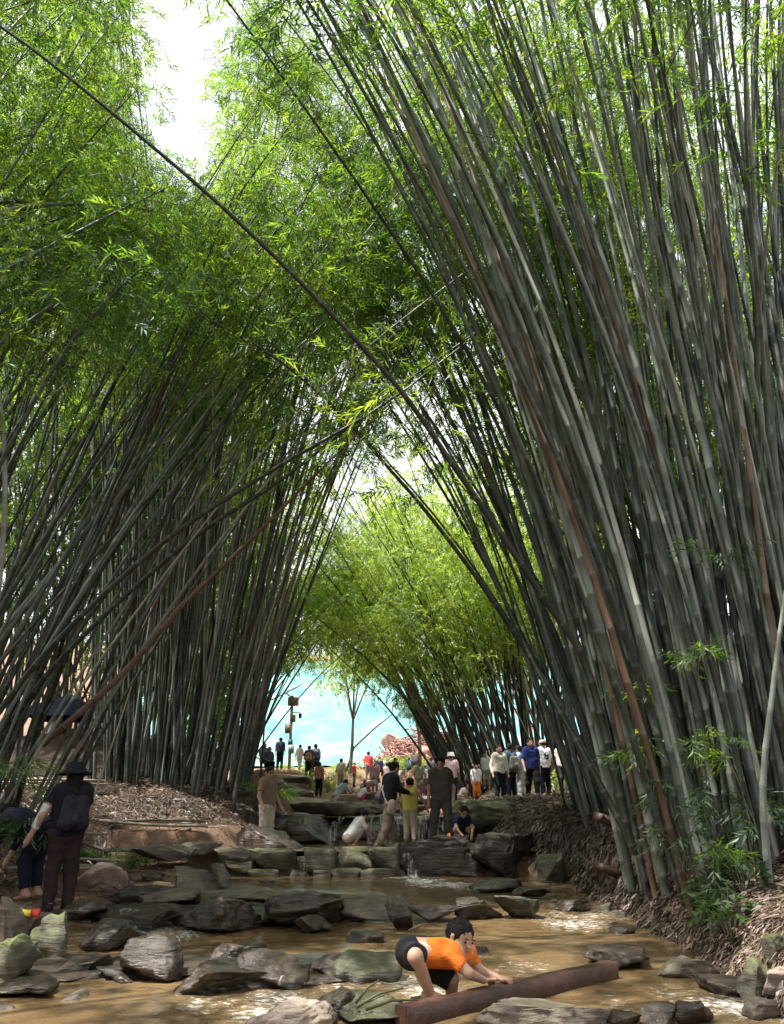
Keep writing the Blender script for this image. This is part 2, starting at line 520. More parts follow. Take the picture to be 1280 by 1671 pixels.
xs = np.concatenate([np.linspace(-420, -42, 14), np.linspace(-38, -11, 32), np.arange(-10.4, 9.2, 0.14), np.linspace(10, 38, 30), np.linspace(42, 420, 14)])
ys = np.concatenate([np.linspace(-300, -12, 10), np.linspace(-8, 4, 12), np.arange(4.4, 27, 0.14), np.arange(27.4, 62, 0.6), np.linspace(63, 120, 34), np.linspace(130, 620, 14)])
GX, GY = np.meshgrid(xs, ys, indexing='ij')
GZ = terrain(GX, GY)
nx_, ny_ = GX.shape
ii, jj = np.meshgrid(np.arange(nx_ - 1), np.arange(ny_ - 1), indexing='ij')
quads = np.stack([ii * ny_ + jj, (ii + 1) * ny_ + jj, (ii + 1) * ny_ + jj + 1, ii * ny_ + jj + 1], -1).reshape(-1, 4)
wob = 0.35 * fbm(GX * 0.5 + 9, GY * 0.5, 3, 5)
kbank = np.clip(sm(-0.2, 0.9, lut(GY, BLEFT) + wob - GX) + sm(-0.3, 0.35, GX - lut(GY, WRIGHT) - wob * 0.6), 0, 1) * (1 - sm(30, 44, GY))
m, nd, lk, out = mat_new('earth')
g = nd.new('ShaderNodeNewGeometry')
lit = N(nd, 'ShaderNodeAttribute', attribute_name='litter')
t1 = noise_tex(nd, lk, 1.3, 6, 0.6, g.outputs['Position'])
t2 = noise_tex(nd, lk, 14, 6, 0.7, g.outputs['Position'])
t3 = noise_tex(nd, lk, 60, 4, 0.7, g.outputs['Position'], 1.5)
sandc = ramp(nd, lk, t1.outputs[0], [(0.3, (0.19, 0.115, 0.07)), (0.7, (0.4, 0.265, 0.175))])
sandc = mixc(nd, lk, 0.5, sandc.outputs[0], ramp(nd, lk, t2.outputs[0], [(0.3, (0.6, 0.6, 0.6)), (0.7, (1.25, 1.2, 1.2))]).outputs[0], 'MULTIPLY')
litc = ramp(nd, lk, t3.outputs[0], [(0.3, (0.025, 0.018, 0.012)), (0.5, (0.1, 0.07, 0.045)), (0.72, (0.24, 0.17, 0.12))])
f = mathn(nd, lk, 'ADD', lit.outputs['Fac'], mathn(nd, lk, 'MULTIPLY', mathn(nd, lk, 'SUBTRACT', t2.outputs[0], 0.5), 0.9), True)
c = mixc(nd, lk, f, sandc, litc.outputs[0])
p = N(nd, 'ShaderNodeBsdfPrincipled', Roughness=0.9)
p.inputs['Specular IOR Level'].default_value = 0.2
lk.new(c, p.inputs['Base Color'])
b = N(nd, 'ShaderNodeBump', Strength=1.0, Distance=0.07)
lk.new(mathn(nd, lk, 'ADD', t2.outputs[0], t3.outputs[0]), b.inputs['Height']); lk.new(b.outputs[0], p.inputs['Normal'])
lk.new(p.outputs[0], out.inputs[0])
M['earth'] = m
ground = obj('ground', mesh_np('ground', np.stack([GX, GY, GZ], -1).reshape(-1, 3), quads, None, True, {'litter': kbank.ravel()}), M['earth'])
tag(ground, 'sandy stream bed rising between leaf littered banks', None, None, 'structure')

# ------------------------------------------------------------------ water
def water_mat(name, col, col2, rough, bump, scale):
    m, nd, lk, out = mat_new(name)
    g = nd.new('ShaderNodeNewGeometry')
    fo = N(nd, 'ShaderNodeAttribute', attribute_name='foam')
    mp = N(nd, 'ShaderNodeMapping'); lk.new(g.outputs['Position'], mp.inputs[0]); mp.inputs['Scale'].default_value = (1, 1.5, 1)
    t1 = noise_tex(nd, lk, 0.9, 4, 0.55, mp.outputs[0])
    t2 = noise_tex(nd, lk, scale, 4, 0.6, mp.outputs[0], 0.8)
    t3 = noise_tex(nd, lk, scale * 4.5, 4, 0.65, mp.outputs[0], 0.5)
    base = ramp(nd, lk, t1.outputs[0], [(0.3, col), (0.7, col2)])
    ff = mathn(nd, lk, 'ADD', fo.outputs['Fac'], mathn(nd, lk, 'MULTIPLY', mathn(nd, lk, 'SUBTRACT', t3.outputs[0], 0.55), 2.4))
    ff = mathn(nd, lk, 'MULTIPLY', mathn(nd, lk, 'SUBTRACT', ff, 0.35), 1.6, True)
    ff = mathn(nd, lk, 'MULTIPLY', ff, mathn(nd, lk, 'MULTIPLY', fo.outputs['Fac'], 3.0, True))
    c = mixc(nd, lk, ff, base.outputs[0], (0.62, 0.6, 0.56))
    p = N(nd, 'ShaderNodeBsdfPrincipled', Roughness=rough, IOR=1.33)
    p.inputs['Specular IOR Level'].default_value = 0.5
    lk.new(c, p.inputs['Base Color'])
    lk.new(mathn(nd, lk, 'ADD', mathn(nd, lk, 'MULTIPLY', ff, 0.5), rough), p.inputs['Roughness'])
    b = N(nd, 'ShaderNodeBump', Strength=bump, Distance=0.05)
    lk.new(mathn(nd, lk, 'ADD', t2.outputs[0], mathn(nd, lk, 'MULTIPLY', t3.outputs[0], 0.22)), b.inputs['Height'])
    lk.new(b.outputs[0], p.inputs['Normal'])
    lk.new(p.outputs[0], out.inputs[0])
    return m


M['water'] = water_mat('muddy_water', (0.12, 0.078, 0.036), (0.19, 0.125, 0.06), 0.05, 0.32, 3.2)
# turbulence: (x, y, radius, amount)
RAPIDS = []
for px, py, z, r, a in [(225, 1515, 0.02, 0.3, 1), (255, 1530, 0, 0.3, 1), (290, 1525, 0, 0.25, .8), (205, 1500, .05, .25, .9), (190, 1592, 0, 0.2, .7), (330, 1640, 0, 0.35, .55), (450, 1630, 0, .35, .7),
                        (420, 1655, 0, .3, .7), (660, 1600, 0, .3, .7), (700, 1615, 0, .35, .7), (560, 1610, 0, .25, .5), (860, 1580, 0, .35, .45), (800, 1560, 0, .3, .35), (870, 1610, 0, .3, .35), (660, 1428, .12, .5, 1.2), (690, 1436, .12, .5, 1),
                        (730, 1440, .12, .6, .8), (770, 1445, .12, .5, .6), (940, 1500, .05, .35, .7), (900, 1490, .05, .35, .5), (980, 1495, 0, .3, .6), (620, 1455, .12, .4, .4), (545, 1368, .52, .35, 1.1), (560, 1366, .52, .4, 1), (640, 1368, .52, .5, .7), (700, 1370, .52, .4, .7),
                        (1170, 1640, 0, .3, .8), (1230, 1650, 0, .3, .9), (1200, 1625, 0, .25, .6), (1100, 1620, 0, .3, .5), (1010, 1640, 0, .3, .4), (420, 1535, 0, .4, .25), (530, 1545, 0, .5, .2)]:
    q = on(px, py, z)
    RAPIDS.append((q.x, q.y, r * q.y / 6.5 if q.y < 12 else r, a))


def water_sheet(name, x0, x1, y0, y1, z, step, label, slope=0.0):
    gx, gy = np.meshgrid(np.arange(x0, x1 + step, step), np.arange(y0, y1 + step, step), indexing='ij')
    fo = np.zeros_like(gx)
    for (a, b_, r, am) in RAPIDS:
        fo = np.maximum(fo, am * np.exp(-((gx - a) ** 2 + ((gy - b_) * 0.8) ** 2) / r ** 2))
    gz = z + slope * (gy - y0) + 0.010 * fbm(gx * 2.0, gy * 3.0, 3, 3) + 0.045 * fo * fbm(gx * 9, gy * 9, 3, 21)
    n0, n1 = gx.shape
    i, j = np.meshgrid(np.arange(n0 - 1), np.arange(n1 - 1), indexing='ij')
    q = np.stack([i * n1 + j, (i + 1) * n1 + j, (i + 1) * n1 + j + 1, i * n1 + j + 1], -1).reshape(-1, 4)
    o = obj(name, mesh_np(name, np.stack([gx, gy, gz], -1).reshape(-1, 3), q, None, True, {'foam': fo.ravel()}), M['water'])
    return tag(o, label, None, None, 'structure')


water_sheet('lower_pool_water', -4.2, 3.6, 2.5, 9.3, 0.0, 0.055, 'muddy brown water of the lower pool around the boy')
water_sheet('middle_pool_water', -3.6, 3.6, 9.0, 15.2, 0.0, 0.07, 'shallow muddy water between the rocks below the stone weir', 0.02)
water_sheet('weir_pool_water', -3.4, 3.0, 14.95, 19.4, 0.5, 0.08, 'shallow sunlit water held behind the stone weir')
water_sheet('upper_pool_water', -2.6, 2.4, 19.1, 24.5, 1.05, 0.12, 'water above the small curtain fall', 0.02)

# ------------------------------------------------------------------ rocks
ICO = {}


def ico(sub):
    if sub not in ICO:
        import bmesh
        bm = bmesh.new()
        bmesh.ops.create_icosphere(bm, subdivisions=sub, radius=1)
        V = np.array([v.co[:] for v in bm.verts]); Fc = np.array([[v.index for v in f.verts] for f in bm.faces])
        bm.free()
        ICO[sub] = (V, Fc)
    return ICO[sub]


def rock_mesh(name, size, seed, sub=4, cuts=9, rough=0.2, boxy=0.6):
    V, Fc = ico(sub)
    V = V.copy()
    rg = np.random.default_rng(seed)
    V = np.sign(V) * np.abs(V) ** boxy
    for k in range(cuts):
        n = rg.normal(size=3); n[2] *= 0.8; n /= np.linalg.norm(n)
        d = rg.uniform(0.42, 0.9)
        V -= np.clip(V @ n - d, 0, None)[:, None] * n * 0.96
    off = Vector(rg.uniform(-50, 50, 3))
    lay = rg.uniform(3, 6)
    tilt = Vector((rg.normal() * 0.45, rg.normal() * 0.45, 1)).normalized()
    asp = Vector((size[0], size[1], size[2])) / max(size)
    D = np.empty(len(V))
    for i, v in enumerate(V):
        w = Vector((v[0] * asp.x, v[1] * asp.y, v[2] * asp.z))
        d = mnoise.fractal(w * 1.7 + off, 0.85, 2.1, 3) + 0.45 * (mnoise.ridged_multi_fractal(w * 2.6 + off, 0.9, 2.2, 4, 1.0, 2.0) - 1.0)
        h = w.dot(tilt) * lay * 1.6 + 0.9 * mnoise.noise(w * 1.5 + off)
        st = h - math.floor(h)
        D[i] = d * rough + 0.075 * (min(st * 4, 1.0) - st)
    V *= (1 + D)[:, None]
    V *= np.array(size)[None, :] / 2
    return mesh_np(name, V, None, Fc, True)


def rock(name, label, px, py, z, wpx, hpx, mat, seed, rz=0.0, depth=None, group=None, Y=None, sink=0.3, cuts=9, cat='rock'):
    """rock whose waterline centre is seen at (px, py) at height z; wpx, hpx: its size in photo pixels"""
    c = on(px, py, z) if Y is None else at(px, py, Y)
    s = c.y * 0.93 / FPX
    w, h = wpx * s * 1.0, hpx * s * (0.78 if Y is None else 0.95)
    d = depth if depth is not None else w * 0.95
    H = h * (1 + sink)
    sub = 5 if wpx > 105 else 4
    o = obj(name, rock_mesh(name, (w * 1.08, d * 1.08, H * 1.1), seed, sub, cuts), mat)
    o.location = (c.x, c.y + d * 0.35, c.z + h - H / 2)
    o.rotation_euler = (0, 0, rz)
    return tag(o, label, cat, group)


W, WM, MO, TN, GR, PK = M['rock_wet'], M['rock_wet_moss'], M['rock_moss'], M['rock_tan'], M['rock_grey'], M['rock_pink']
ROCKS = [
    # px, py(base), z, w, h, mat, name, label
    (8, 1532, 0.12, 70, 68, GR, 'boulder', 'grey green boulder cut by the picture edge, upper one by the hat woman'),
    (6, 1600, 0.0, 66, 76, MO, 'boulder', 'mossy squared boulder at the bottom left picture edge'),
    (77, 1560, 0.02, 62, 68, MO, 'boulder', 'mossy green block standing below the hat woman'),
    (122, 1500, 0.05, 70, 30, W, 'boulder', 'dark ledge right under the hat woman\'s shoes'),
    (42, 1512, 0.1, 70, 26, GR, 'boulder', 'low grey slab beside the yellow toy'),
    (165, 1550, 0.0, 100, 48, W, 'boulder', 'black wet boulder beside the white rapid, left of the foam'),
    (254, 1606, 0.0, 100, 76, W, 'boulder', 'tall black domed boulder below the white rapid'),
    (122, 1590, 0.0, 92, 26, W, 'boulder', 'low dark flat rock left of the domed boulder'),
    (200, 1600, 0.0, 80, 20, W, 'boulder', 'thin dark ledge touching the domed boulder'),
    (40, 1626, 0.0, 120, 24, W, 'boulder', 'long low dark rock in the bottom left corner'),
    (350, 1620, 0.0, 150, 42, W, 'boulder', 'long dark slanted slab in the water centre left'),
    (385, 1582, 0.0, 90, 36, W, 'boulder', 'smooth dark slab behind the slanted slab'),
    (437, 1612, 0.0, 104, 56, W, 'boulder', 'big black boulder left of the mossy topped one'),
    (592, 1600, 0.0, 100, 52, WM, 'boulder', 'black boulder with a mossy top left of the boy'),
    (522, 1600, 0.0, 80, 38, W, 'boulder', 'low black boulder between two bigger ones left of the boy'),
    (588, 1538, 0.0, 70, 15, W, 'boulder', 'thin black flat stone lying alone in the green lit water'),
    (560, 1664, 0.0, 80, 58, W, 'boulder', 'dark angular rock at the left end of the beam'),
    (615, 1674, 0.0, 120, 38, WM, 'boulder', 'dark debris covered rock touching the beam end'),
    (470, 1684, 0.0, 110, 40, TN, 'boulder', 'tan sunlit rock cut by the bottom picture edge'),
    (890, 1684, -0.02, 190, 44, GR, 'boulder', 'smooth grey green boulder in front of the beam'),
    (1020, 1578, 0.0, 120, 24, W, 'boulder', 'flat dark rock past the beam\'s far end'),
    (1135, 1598, 0.0, 120, 34, GR, 'boulder', 'flat grey rock at the foot of the right bank'),
    (1190, 1625, 0.0, 90, 22, W, 'boulder', 'low wet slab before the two round bank stones'),
    (1243, 1622, 0.08, 50, 54, MO, 'boulder', 'round grey green stone at the right picture edge'),
    (1278, 1626, 0.08, 44, 42, TN, 'boulder', 'tan rounded stone cut by the right picture edge'),
    (1268, 1568, 0.2, 44, 40, MO, 'boulder', 'yellow mossy stone higher on the right bank edge'),
    (1020, 1676, 0.0, 60, 26, W, 'boulder', 'wet dark stone at the bottom edge, first right of the beam'),
    (1085, 1676, 0.0, 64, 30, W, 'boulder', 'glistening wet stone at the bottom edge, middle one'),
    (1140, 1674, 0.0, 50, 36, W, 'boulder', 'upright wet stone at the bottom edge, last one'),
    (1260, 1664, 0.0, 60, 30, GR, 'boulder', 'brown stone in the bottom right corner'),
    (700, 1575, 0.0, 40, 12, W, 'boulder', 'small dark stone in the water behind the boy'),
    (230, 1604, -0.02, 260, 22, W, 'rock_ledge', 'long flat ledge joining the rocks under the domed boulder'),
    (480, 1606, -0.02, 260, 22, W, 'rock_ledge', 'long flat ledge joining the black boulders left of the boy'),
    (90, 1600, -0.02, 180, 16, W, 'rock_ledge', 'low flat ledge before the mossy blocks'),
    (230, 1500, 0.02, 260, 22, W, 'rock_ledge', 'long dark ledge under the layered rocks below the hat woman'),
    (400, 1506, 0.02, 220, 22, W, 'rock_ledge', 'long dark ledge left of the ridged outcrop'),
    (540, 1478, 0.1, 180, 14, GR, 'rock_ledge', 'flat tan grey ledge at mid stream behind the outcrop'),
    (330, 1470, 0.12, 180, 16, GR, 'rock_ledge', 'flat grey ledge behind the square black boulder'),
    # second row
    (150, 1450, 0.2, 76, 46, PK, 'boulder', 'pale pink sunlit slab right of the hat woman\'s knees'),
    (195, 1478, 0.1, 120, 30, W, 'boulder', 'dark layered ledge under the pink slab'),
    (240, 1512, 0.04, 110, 32, W, 'boulder', 'broad black ledge where the rapid starts'),
    (342, 1518, 0.03, 110, 56, W, 'boulder', 'square black boulder with water running down its face'),
    (275, 1470, 0.15, 90, 26, GR, 'boulder', 'grey slab above the square black boulder'),
    (305, 1450, 0.22, 90, 38, GR, 'boulder', 'brown angular block before the sand patch'),
    (358, 1452, 0.2, 34, 46, GR, 'boulder', 'upright grey stone against the left weir end'),
    (480, 1512, 0.04, 132, 56, W, 'boulder', 'ridged dark outcrop in mid stream below the weir'),
    (505, 1518, 0.03, 60, 24, W, 'boulder', 'small dark rock at the foot of the ridged outcrop'),
    (600, 1498, 0.06, 100, 34, GR, 'boulder', 'low brown sloping slab in mid stream'),
    (653, 1512, 0.04, 40, 40, W, 'boulder', 'upright dark stone at the end of the brown slab'),
    (430, 1476, 0.12, 110, 22, GR, 'boulder', 'flat grey shelf behind the ridged outcrop'),
    (705, 1498, 0.06, 70, 20, W, 'boulder', 'low dark rock with water running over it'),
    (778, 1494, 0.06, 90, 26, W, 'boulder', 'dark wet rock left of the mossy ended rock'),
    (848, 1492, 0.06, 70, 34, WM, 'boulder', 'dark rock with a mossy end in mid stream'),
    (812, 1450, 0.12, 86, 14, W, 'boulder', 'flat black slab in the water below the right weir rocks'),
    (940, 1484, 0.05, 50, 14, W, 'boulder', 'small black stone near the right bank, behind'),
    (1020, 1524, 0.0, 36, 10, W, 'boulder', 'tiny black stone alone in the brown pool by the right bank'),
    (905, 1436, 0.14, 42, 52, MO, 'boulder', 'upright mossy stone leaning on the right bank'),
    (870, 1462, 0.1, 60, 12, W, 'boulder', 'thin dark stone near the upright mossy stone'),
    # sand patch
    (258, 1400, 0.45, 96, 20, GR, 'boulder', 'smooth pale grey rock lying on the sand patch'),
    (320, 1392, 0.5, 66, 18, GR, 'boulder', 'low grey rock farther right on the sand patch'),
    (382, 1400, 0.45, 60, 22, GR, 'boulder', 'grey stone on the sand at the weir\'s shoulder'),
]
for i, (px, py, z, w, h, mt, nm, lb) in enumerate(ROCKS):
    rock(nm, lb, px, py, z, w, h, mt, 100 + i, random.uniform(-0.5, 0.5))
# around the weir and the falls (placed by distance)
rock('boulder', 'dark round boulder hiding the tan shirted man\'s legs', 428, 1400, 0, 100, 50, W, 314, 0.2, 1.0, Y=16.0)
rock('boulder', 'dark weir boulder under the man in green grey shirt', 696, 1428, 0, 150, 56, W, 302, 0.1, 1.3, Y=14.55)
rock('boulder', 'dark undercut ledge right of the weir outflow', 822, 1424, 0, 150, 58, W, 303, -0.1, 1.4, Y=14.7)
rock('boulder', 'wet black boulder splitting the outflow at the weir end', 637, 1436, 0, 48, 50, W, 304, 0.3, 0.9, Y=14.7)
rock('boulder', 'big rounded moss streaked boulder below the blue shirted man', 812, 1366, 0, 140, 54, MO, 305, 0.05, 2.0, Y=18.4, cuts=4)
rock('boulder', 'black rock ledge left of the small waterfall', 500, 1364, 0, 124, 34, W, 306, 0.0, 1.2, Y=18.6)
rock('boulder', 'black rock face behind the thin water curtain', 650, 1366, 0, 190, 33, W, 307, 0.0, 1.0, Y=19.0, cuts=3)
rock('boulder', 'flat tan topped ledge above the small waterfall', 545, 1331, 0, 150, 20, GR, 308, 0.05, 1.4, Y=20.6)
rock('boulder', 'flat ledge above the water curtain, behind the black shirted woman', 650, 1331, 0, 120, 16, GR, 309, 0.0, 1.4, Y=21.5)
rock('boulder', 'dark rock against the bank left of the falls', 440, 1350, 0, 60, 30, WM, 310, 0.3, 1.0, Y=19.0)
for k, (px, py, Y, w, h) in enumerate([(500, 1312, 26, 90, 10), (560, 1312, 25, 60, 14), (700, 1312, 26, 90, 12), (610, 1300, 30, 60, 10), (745, 1305, 28, 60, 10)]):
    rock('boulder', ['flat pale stone left of the far path', 'brown stone beside the squatting woman', 'flat stone behind the man in green grey shirt', 'flat pale stone amid the crowd', 'flat stone by the white hatted woman'][k],
         px, py, 0, w, h, TN, 330 + k, 0.1, 1.2, Y=Y)
# small scattered stones nobody tells apart
rg = np.random.default_rng(5)
for k in range(110):
    y = rg.uniform(5.3, 14.5)
    x = rg.uniform(-3.6, 1.2) if k % 3 else rg.choice([-1, 1]) * rg.uniform(2.0, 3.0)
    if -0.3 < x < 1.6 and 4.5 < y < 7.5: continue
    z = max(tz(x, y), -0.05 if y < 9.2 else 0.02)
    s = 0.05 + 0.17 * rg.uniform(0, 1) ** 2
    o = obj('stone', rock_mesh('stone', (s * 1.5, s * 1.2, s * 0.8), 500 + k % 24, 3, 6), W if k % 3 else GR, loc=(x, y, z + s * 0.08))
    o.rotation_euler = (0, 0, rg.uniform(0, 6.28))
    tag(o, 'small dark stone strewn in the shallow stream', 'stone', 'small dark stones strewn in the stream')

# ------------------------------------------------------------------ stone weir
weir = empty('stone_weir', (0, 15.0, 0))
tag(weir, 'low mossy stone block weir across the stream', 'weir')
M['weir_stone'] = rock_mat('weir_stone', (0.045, 0.042, 0.03), (0.17, 0.15, 0.1), 0.7, 0.7, mosscol=(0.085, 0.09, 0.025))
a, b_ = on(368, 1448, 0.02), on(640, 1444, 0.02)
wy = 14.9
x0, x1 = at(366, 1440, wy).x, at(640, 1440, wy).x
rg = np.random.default_rng(3)
for row, (z0, z1) in enumerate([(-0.15, 0.2), (0.2, 0.53)]):
    x = x0 + (0.0 if row == 0 else -0.12)
    k = 0
    while x < x1:
        w = rg.uniform(0.36, 0.75)
        me = rock_mesh('stone_block', (w * 1.03, 0.62, (z1 - z0) * 1.12), 900 + row * 40 + k, 4, 3, 0.08, 0.28)
        obj('stone_block', me, M['weir_stone'], weir, loc=(x + w / 2, rg.uniform(-0.05, 0.05) - 0.05 + 0.05 * row, (z0 + z1) / 2 + rg.uniform(-0.02, 0.03)))
        x += w * 0.97; k += 1
mb = MB().box(((x0 + x1) / 2, 0.12, 0.14), (x1 - x0 - 0.1, 0.42, 0.56))
mb.build('mortar_core', M['rock_wet'], weir)

# ------------------------------------------------------------------ falling water
m, nd, lk, out = mat_new('falling_water')
tc = nd.new('ShaderNodeTexCoord')
mp = N(nd, 'ShaderNodeMapping'); lk.new(tc.outputs['Object'], mp.inputs[0]); mp.inputs['Scale'].default_value = (14, 3, 1.6)
t = noise_tex(nd, lk, 1.6, 5, 0.65, mp.outputs[0], 0.4)
r = ramp(nd, lk, t.outputs[0], [(0.45, (0, 0, 0)), (0.75, (0.75, 0.75, 0.75))])
pb = N(nd, 'ShaderNodeBsdfPrincipled', Roughness=0.35)
pb.inputs['Base Color'].default_value = (0.72, 0.71, 0.68, 1)
tr = nd.new('ShaderNodeBsdfTransparent')
mx = nd.new('ShaderNodeMixShader')
lk.new(r.outputs[0], mx.inputs[0]); lk.new(tr.outputs[0], mx.inputs[1]); lk.new(pb.outputs[0], mx.inputs[2])
lk.new(mx.outputs[0], out.inputs[0])
M['fall'] = m


def fall(name, label, xa, xb, ytop, ztop, zbot, out_, seed, skew=0.0):
    rg = np.random.default_rng(seed)
    nu, nv = max(6, int((xb - xa) / 0.05)), 10
    V = []
    for j in range(nv + 1):
        t = j / nv
        for i in range(nu + 1):
            u = i / nu
            wv = 0.03 * math.sin(u * 17 + seed) + 0.02 * math.sin(u * 41)
            V.append((xa + (xb - xa) * u + skew * t, ytop - out_ * (t ** 0.6) - wv * t, ztop - (ztop - zbot) * t ** 1.5 + 0.01 * math.sin(u * 23)))
    Q = [(j * (nu + 1) + i, (j + 1) * (nu + 1) + i, (j + 1) * (nu + 1) + i + 1, j * (nu + 1) + i + 1) for j in range(nv) for i in range(nu)]
    o = obj(name, mesh_np(name, V, Q, None, True), M['fall'])
    return tag(o, label, 'waterfall')


q1, q2 = at(600, 1340, 18.5), at(738, 1340, 18.5)
fall('waterfall', 'thin water curtain falling over the black rock face', q1.x, q2.x, 18.55, 1.07, 0.5, 0.18, 1)
q1, q2 = at(548, 1340, 18.0), at(562, 1340, 18.0)
fall('waterfall', 'narrow white jet of the small waterfall left of the curtain', q1.x, q2.x, 18.2, 1.05, 0.5, 0.2, 2, -0.22)
q1, q2 = at(653, 1400, 14.7), at(668, 1400, 14.7)
fall('waterfall', 'white outflow at the right end of the weir', q1.x, q2.x, 14.8, 0.5, 0.1, 0.4, 3, 0.15)
q1, q2 = on(195, 1500, 0.05), on(235, 1500, 0.05)
fall('waterfall', 'foaming rapid pouring between black boulders', q1.x, q2.x, q1.y, 0.16, 0.0, 0.5, 4, 0.25)

# ------------------------------------------------------------------ bamboo
def leaf_quad(base, d, n, L, w):
    """3 vertices of a slender leaf; d along, n its side direction"""
    return [base + n * w * 0.3, base + d * L * 0.3 - n * w * 0.75, base + d * L]


def spray_templates(nt=7, nl=11, seed=1, leafL=0.17, leafw=0.024, twig=0.34):
    rg = np.random.default_rng(seed)
    T = []
    for k in range(nt):
        V = []
        for i in range(nl):
            t = (i + 0.5) / nl
            pos = np.array([twig * t, 0, -0.10 * t * t])
            side = 1 if i % 2 else -1
            yaw = side * rg.uniform(0.35, 1.05) * (1 - 0.5 * t)
            pit = rg.uniform(-0.75, 0.15)
            d = np.array([math.cos(yaw) * math.cos(pit), math.sin(yaw) * math.cos(pit), math.sin(pit)])
            up = np.array([rg.normal() * 0.5, rg.normal() * 0.5, 1])
            n = np.cross(d, up); n /= np.linalg.norm(n)
            L = leafL * rg.uniform(0.7, 1.25)
            V += leaf_quad(pos, d, n, L, leafw * rg.uniform(0.8, 1.25))
        T.append(np.array(V))
    return T


SPRAY = spray_templates()
SPRAY_FAR = spray_templates(6, 9, 2, 0.26, 0.05, 0.5)


def rotz_pitch(yaw, pit, roll):
    cy, sy, cp, sp, cr, sr = np.cos(yaw), np.sin(yaw), np.cos(pit), np.sin(pit), np.cos(roll), np.sin(roll)
    z, o = np.zeros_like(yaw), np.ones_like(yaw)
    Rz = np.stack([np.stack([cy, -sy, z], -1), np.stack([sy, cy, z], -1), np.stack([z, z, o], -1)], -2)
    Ry = np.stack([np.stack([cp, z, -sp], -1), np.stack([z, o, z], -1), np.stack([sp, z, cp], -1)], -2)
    Rx = np.stack([np.stack([o, z, z], -1), np.stack([z, cr, -sr], -1), np.stack([z, sr, cr], -1)], -2)
    return Rz @ Ry @ Rx


def sprays_mesh(name, pos, yaw, pit, scale, templ, rg):
    pos = np.asarray(pos)
    allV = []
    k = rg.integers(0, len(templ), len(pos))
    roll = rg.normal(size=len(pos)) * 0.5
    for t in range(len(templ)):
        s = np.nonzero(k == t)[0]
        if not len(s): continue
        R = rotz_pitch(yaw[s], pit[s], roll[s])
        v = np.einsum('nij,mj->nmi', R, templ[t]) * scale[s][:, None, None] + pos[s][:, None, :]
        allV.append(v.reshape(-1, 3))
    V = np.concatenate(allV) if allV else np.zeros((0, 3))
    return mesh_np(name, V, None, np.arange(len(V)).reshape(-1, 3))


def project(p):
    """photo pixel of world points (n,3)"""
    c, s = math.cos(PITCH), math.sin(PITCH)
    d = p - np.array([0, 0, EYE])
    zf = d[:, 1] * c + d[:, 2] * s
    up = -d[:, 1] * s + d[:, 2] * c
    zf = np.where(zf < 0.1, 1e9, zf)
    return 640 + FPX * d[:, 0] / zf, 835.5 - FPX * up / zf


def bez(P0, P1, P2, t):
    t = np.asarray(t)[:, None]
    return (1 - t) ** 2 * P0 + 2 * t * (1 - t) * P1 + t * t * P2


def culm_mesh(curve, r0, sides, node_len, detail, rg):
    """tapered culm with swollen nodes; curve: function t -> points"""
    pts = curve(np.linspace(0, 1, 40))
    L = np.concatenate([[0], np.cumsum(np.linalg.norm(np.diff(pts, axis=0), axis=1))])
    nodes, s = [0.12], 0.12
    node_len = node_len * rg.uniform(0.8, 1.35)
    while s < L[-1] - 0.2:
        s += node_len * (0.55 + 0.6 * min(1, s / 4)) * rg.uniform(0.92, 1.08); nodes.append(s)
    ss, rm, ln = [0.0], [1.05], [0.0]
    for i, nd_ in enumerate(nodes):
        if nd_ >= L[-1]: break
        if detail:
            e = 0.018
            ss += [nd_ - e, nd_, nd_ + e]; rm += [1.0, 1.10, 0.98]; ln += [i + 0.97, i + 1.0, i + 1.02]
        else:
            ss += [nd_]; rm += [1.0]; ln += [i + 1.0]
    ss.append(L[-1]); rm.append(1); ln.append(ln[-1] + 0.5)
    ss = np.array(ss); t = np.interp(ss, L, np.linspace(0, 1, 40))
    P = curve(t)
    R = r0 * (1 - 0.82 * np.clip((t - 0.05), 0, 1) ** 1.25) * np.array(rm)
    V, Q, T = tube_np(P, R, sides, False)
    return mesh_np('culm', V, Q, T if len(T) else None, True, {'len': np.repeat(ln, sides)})


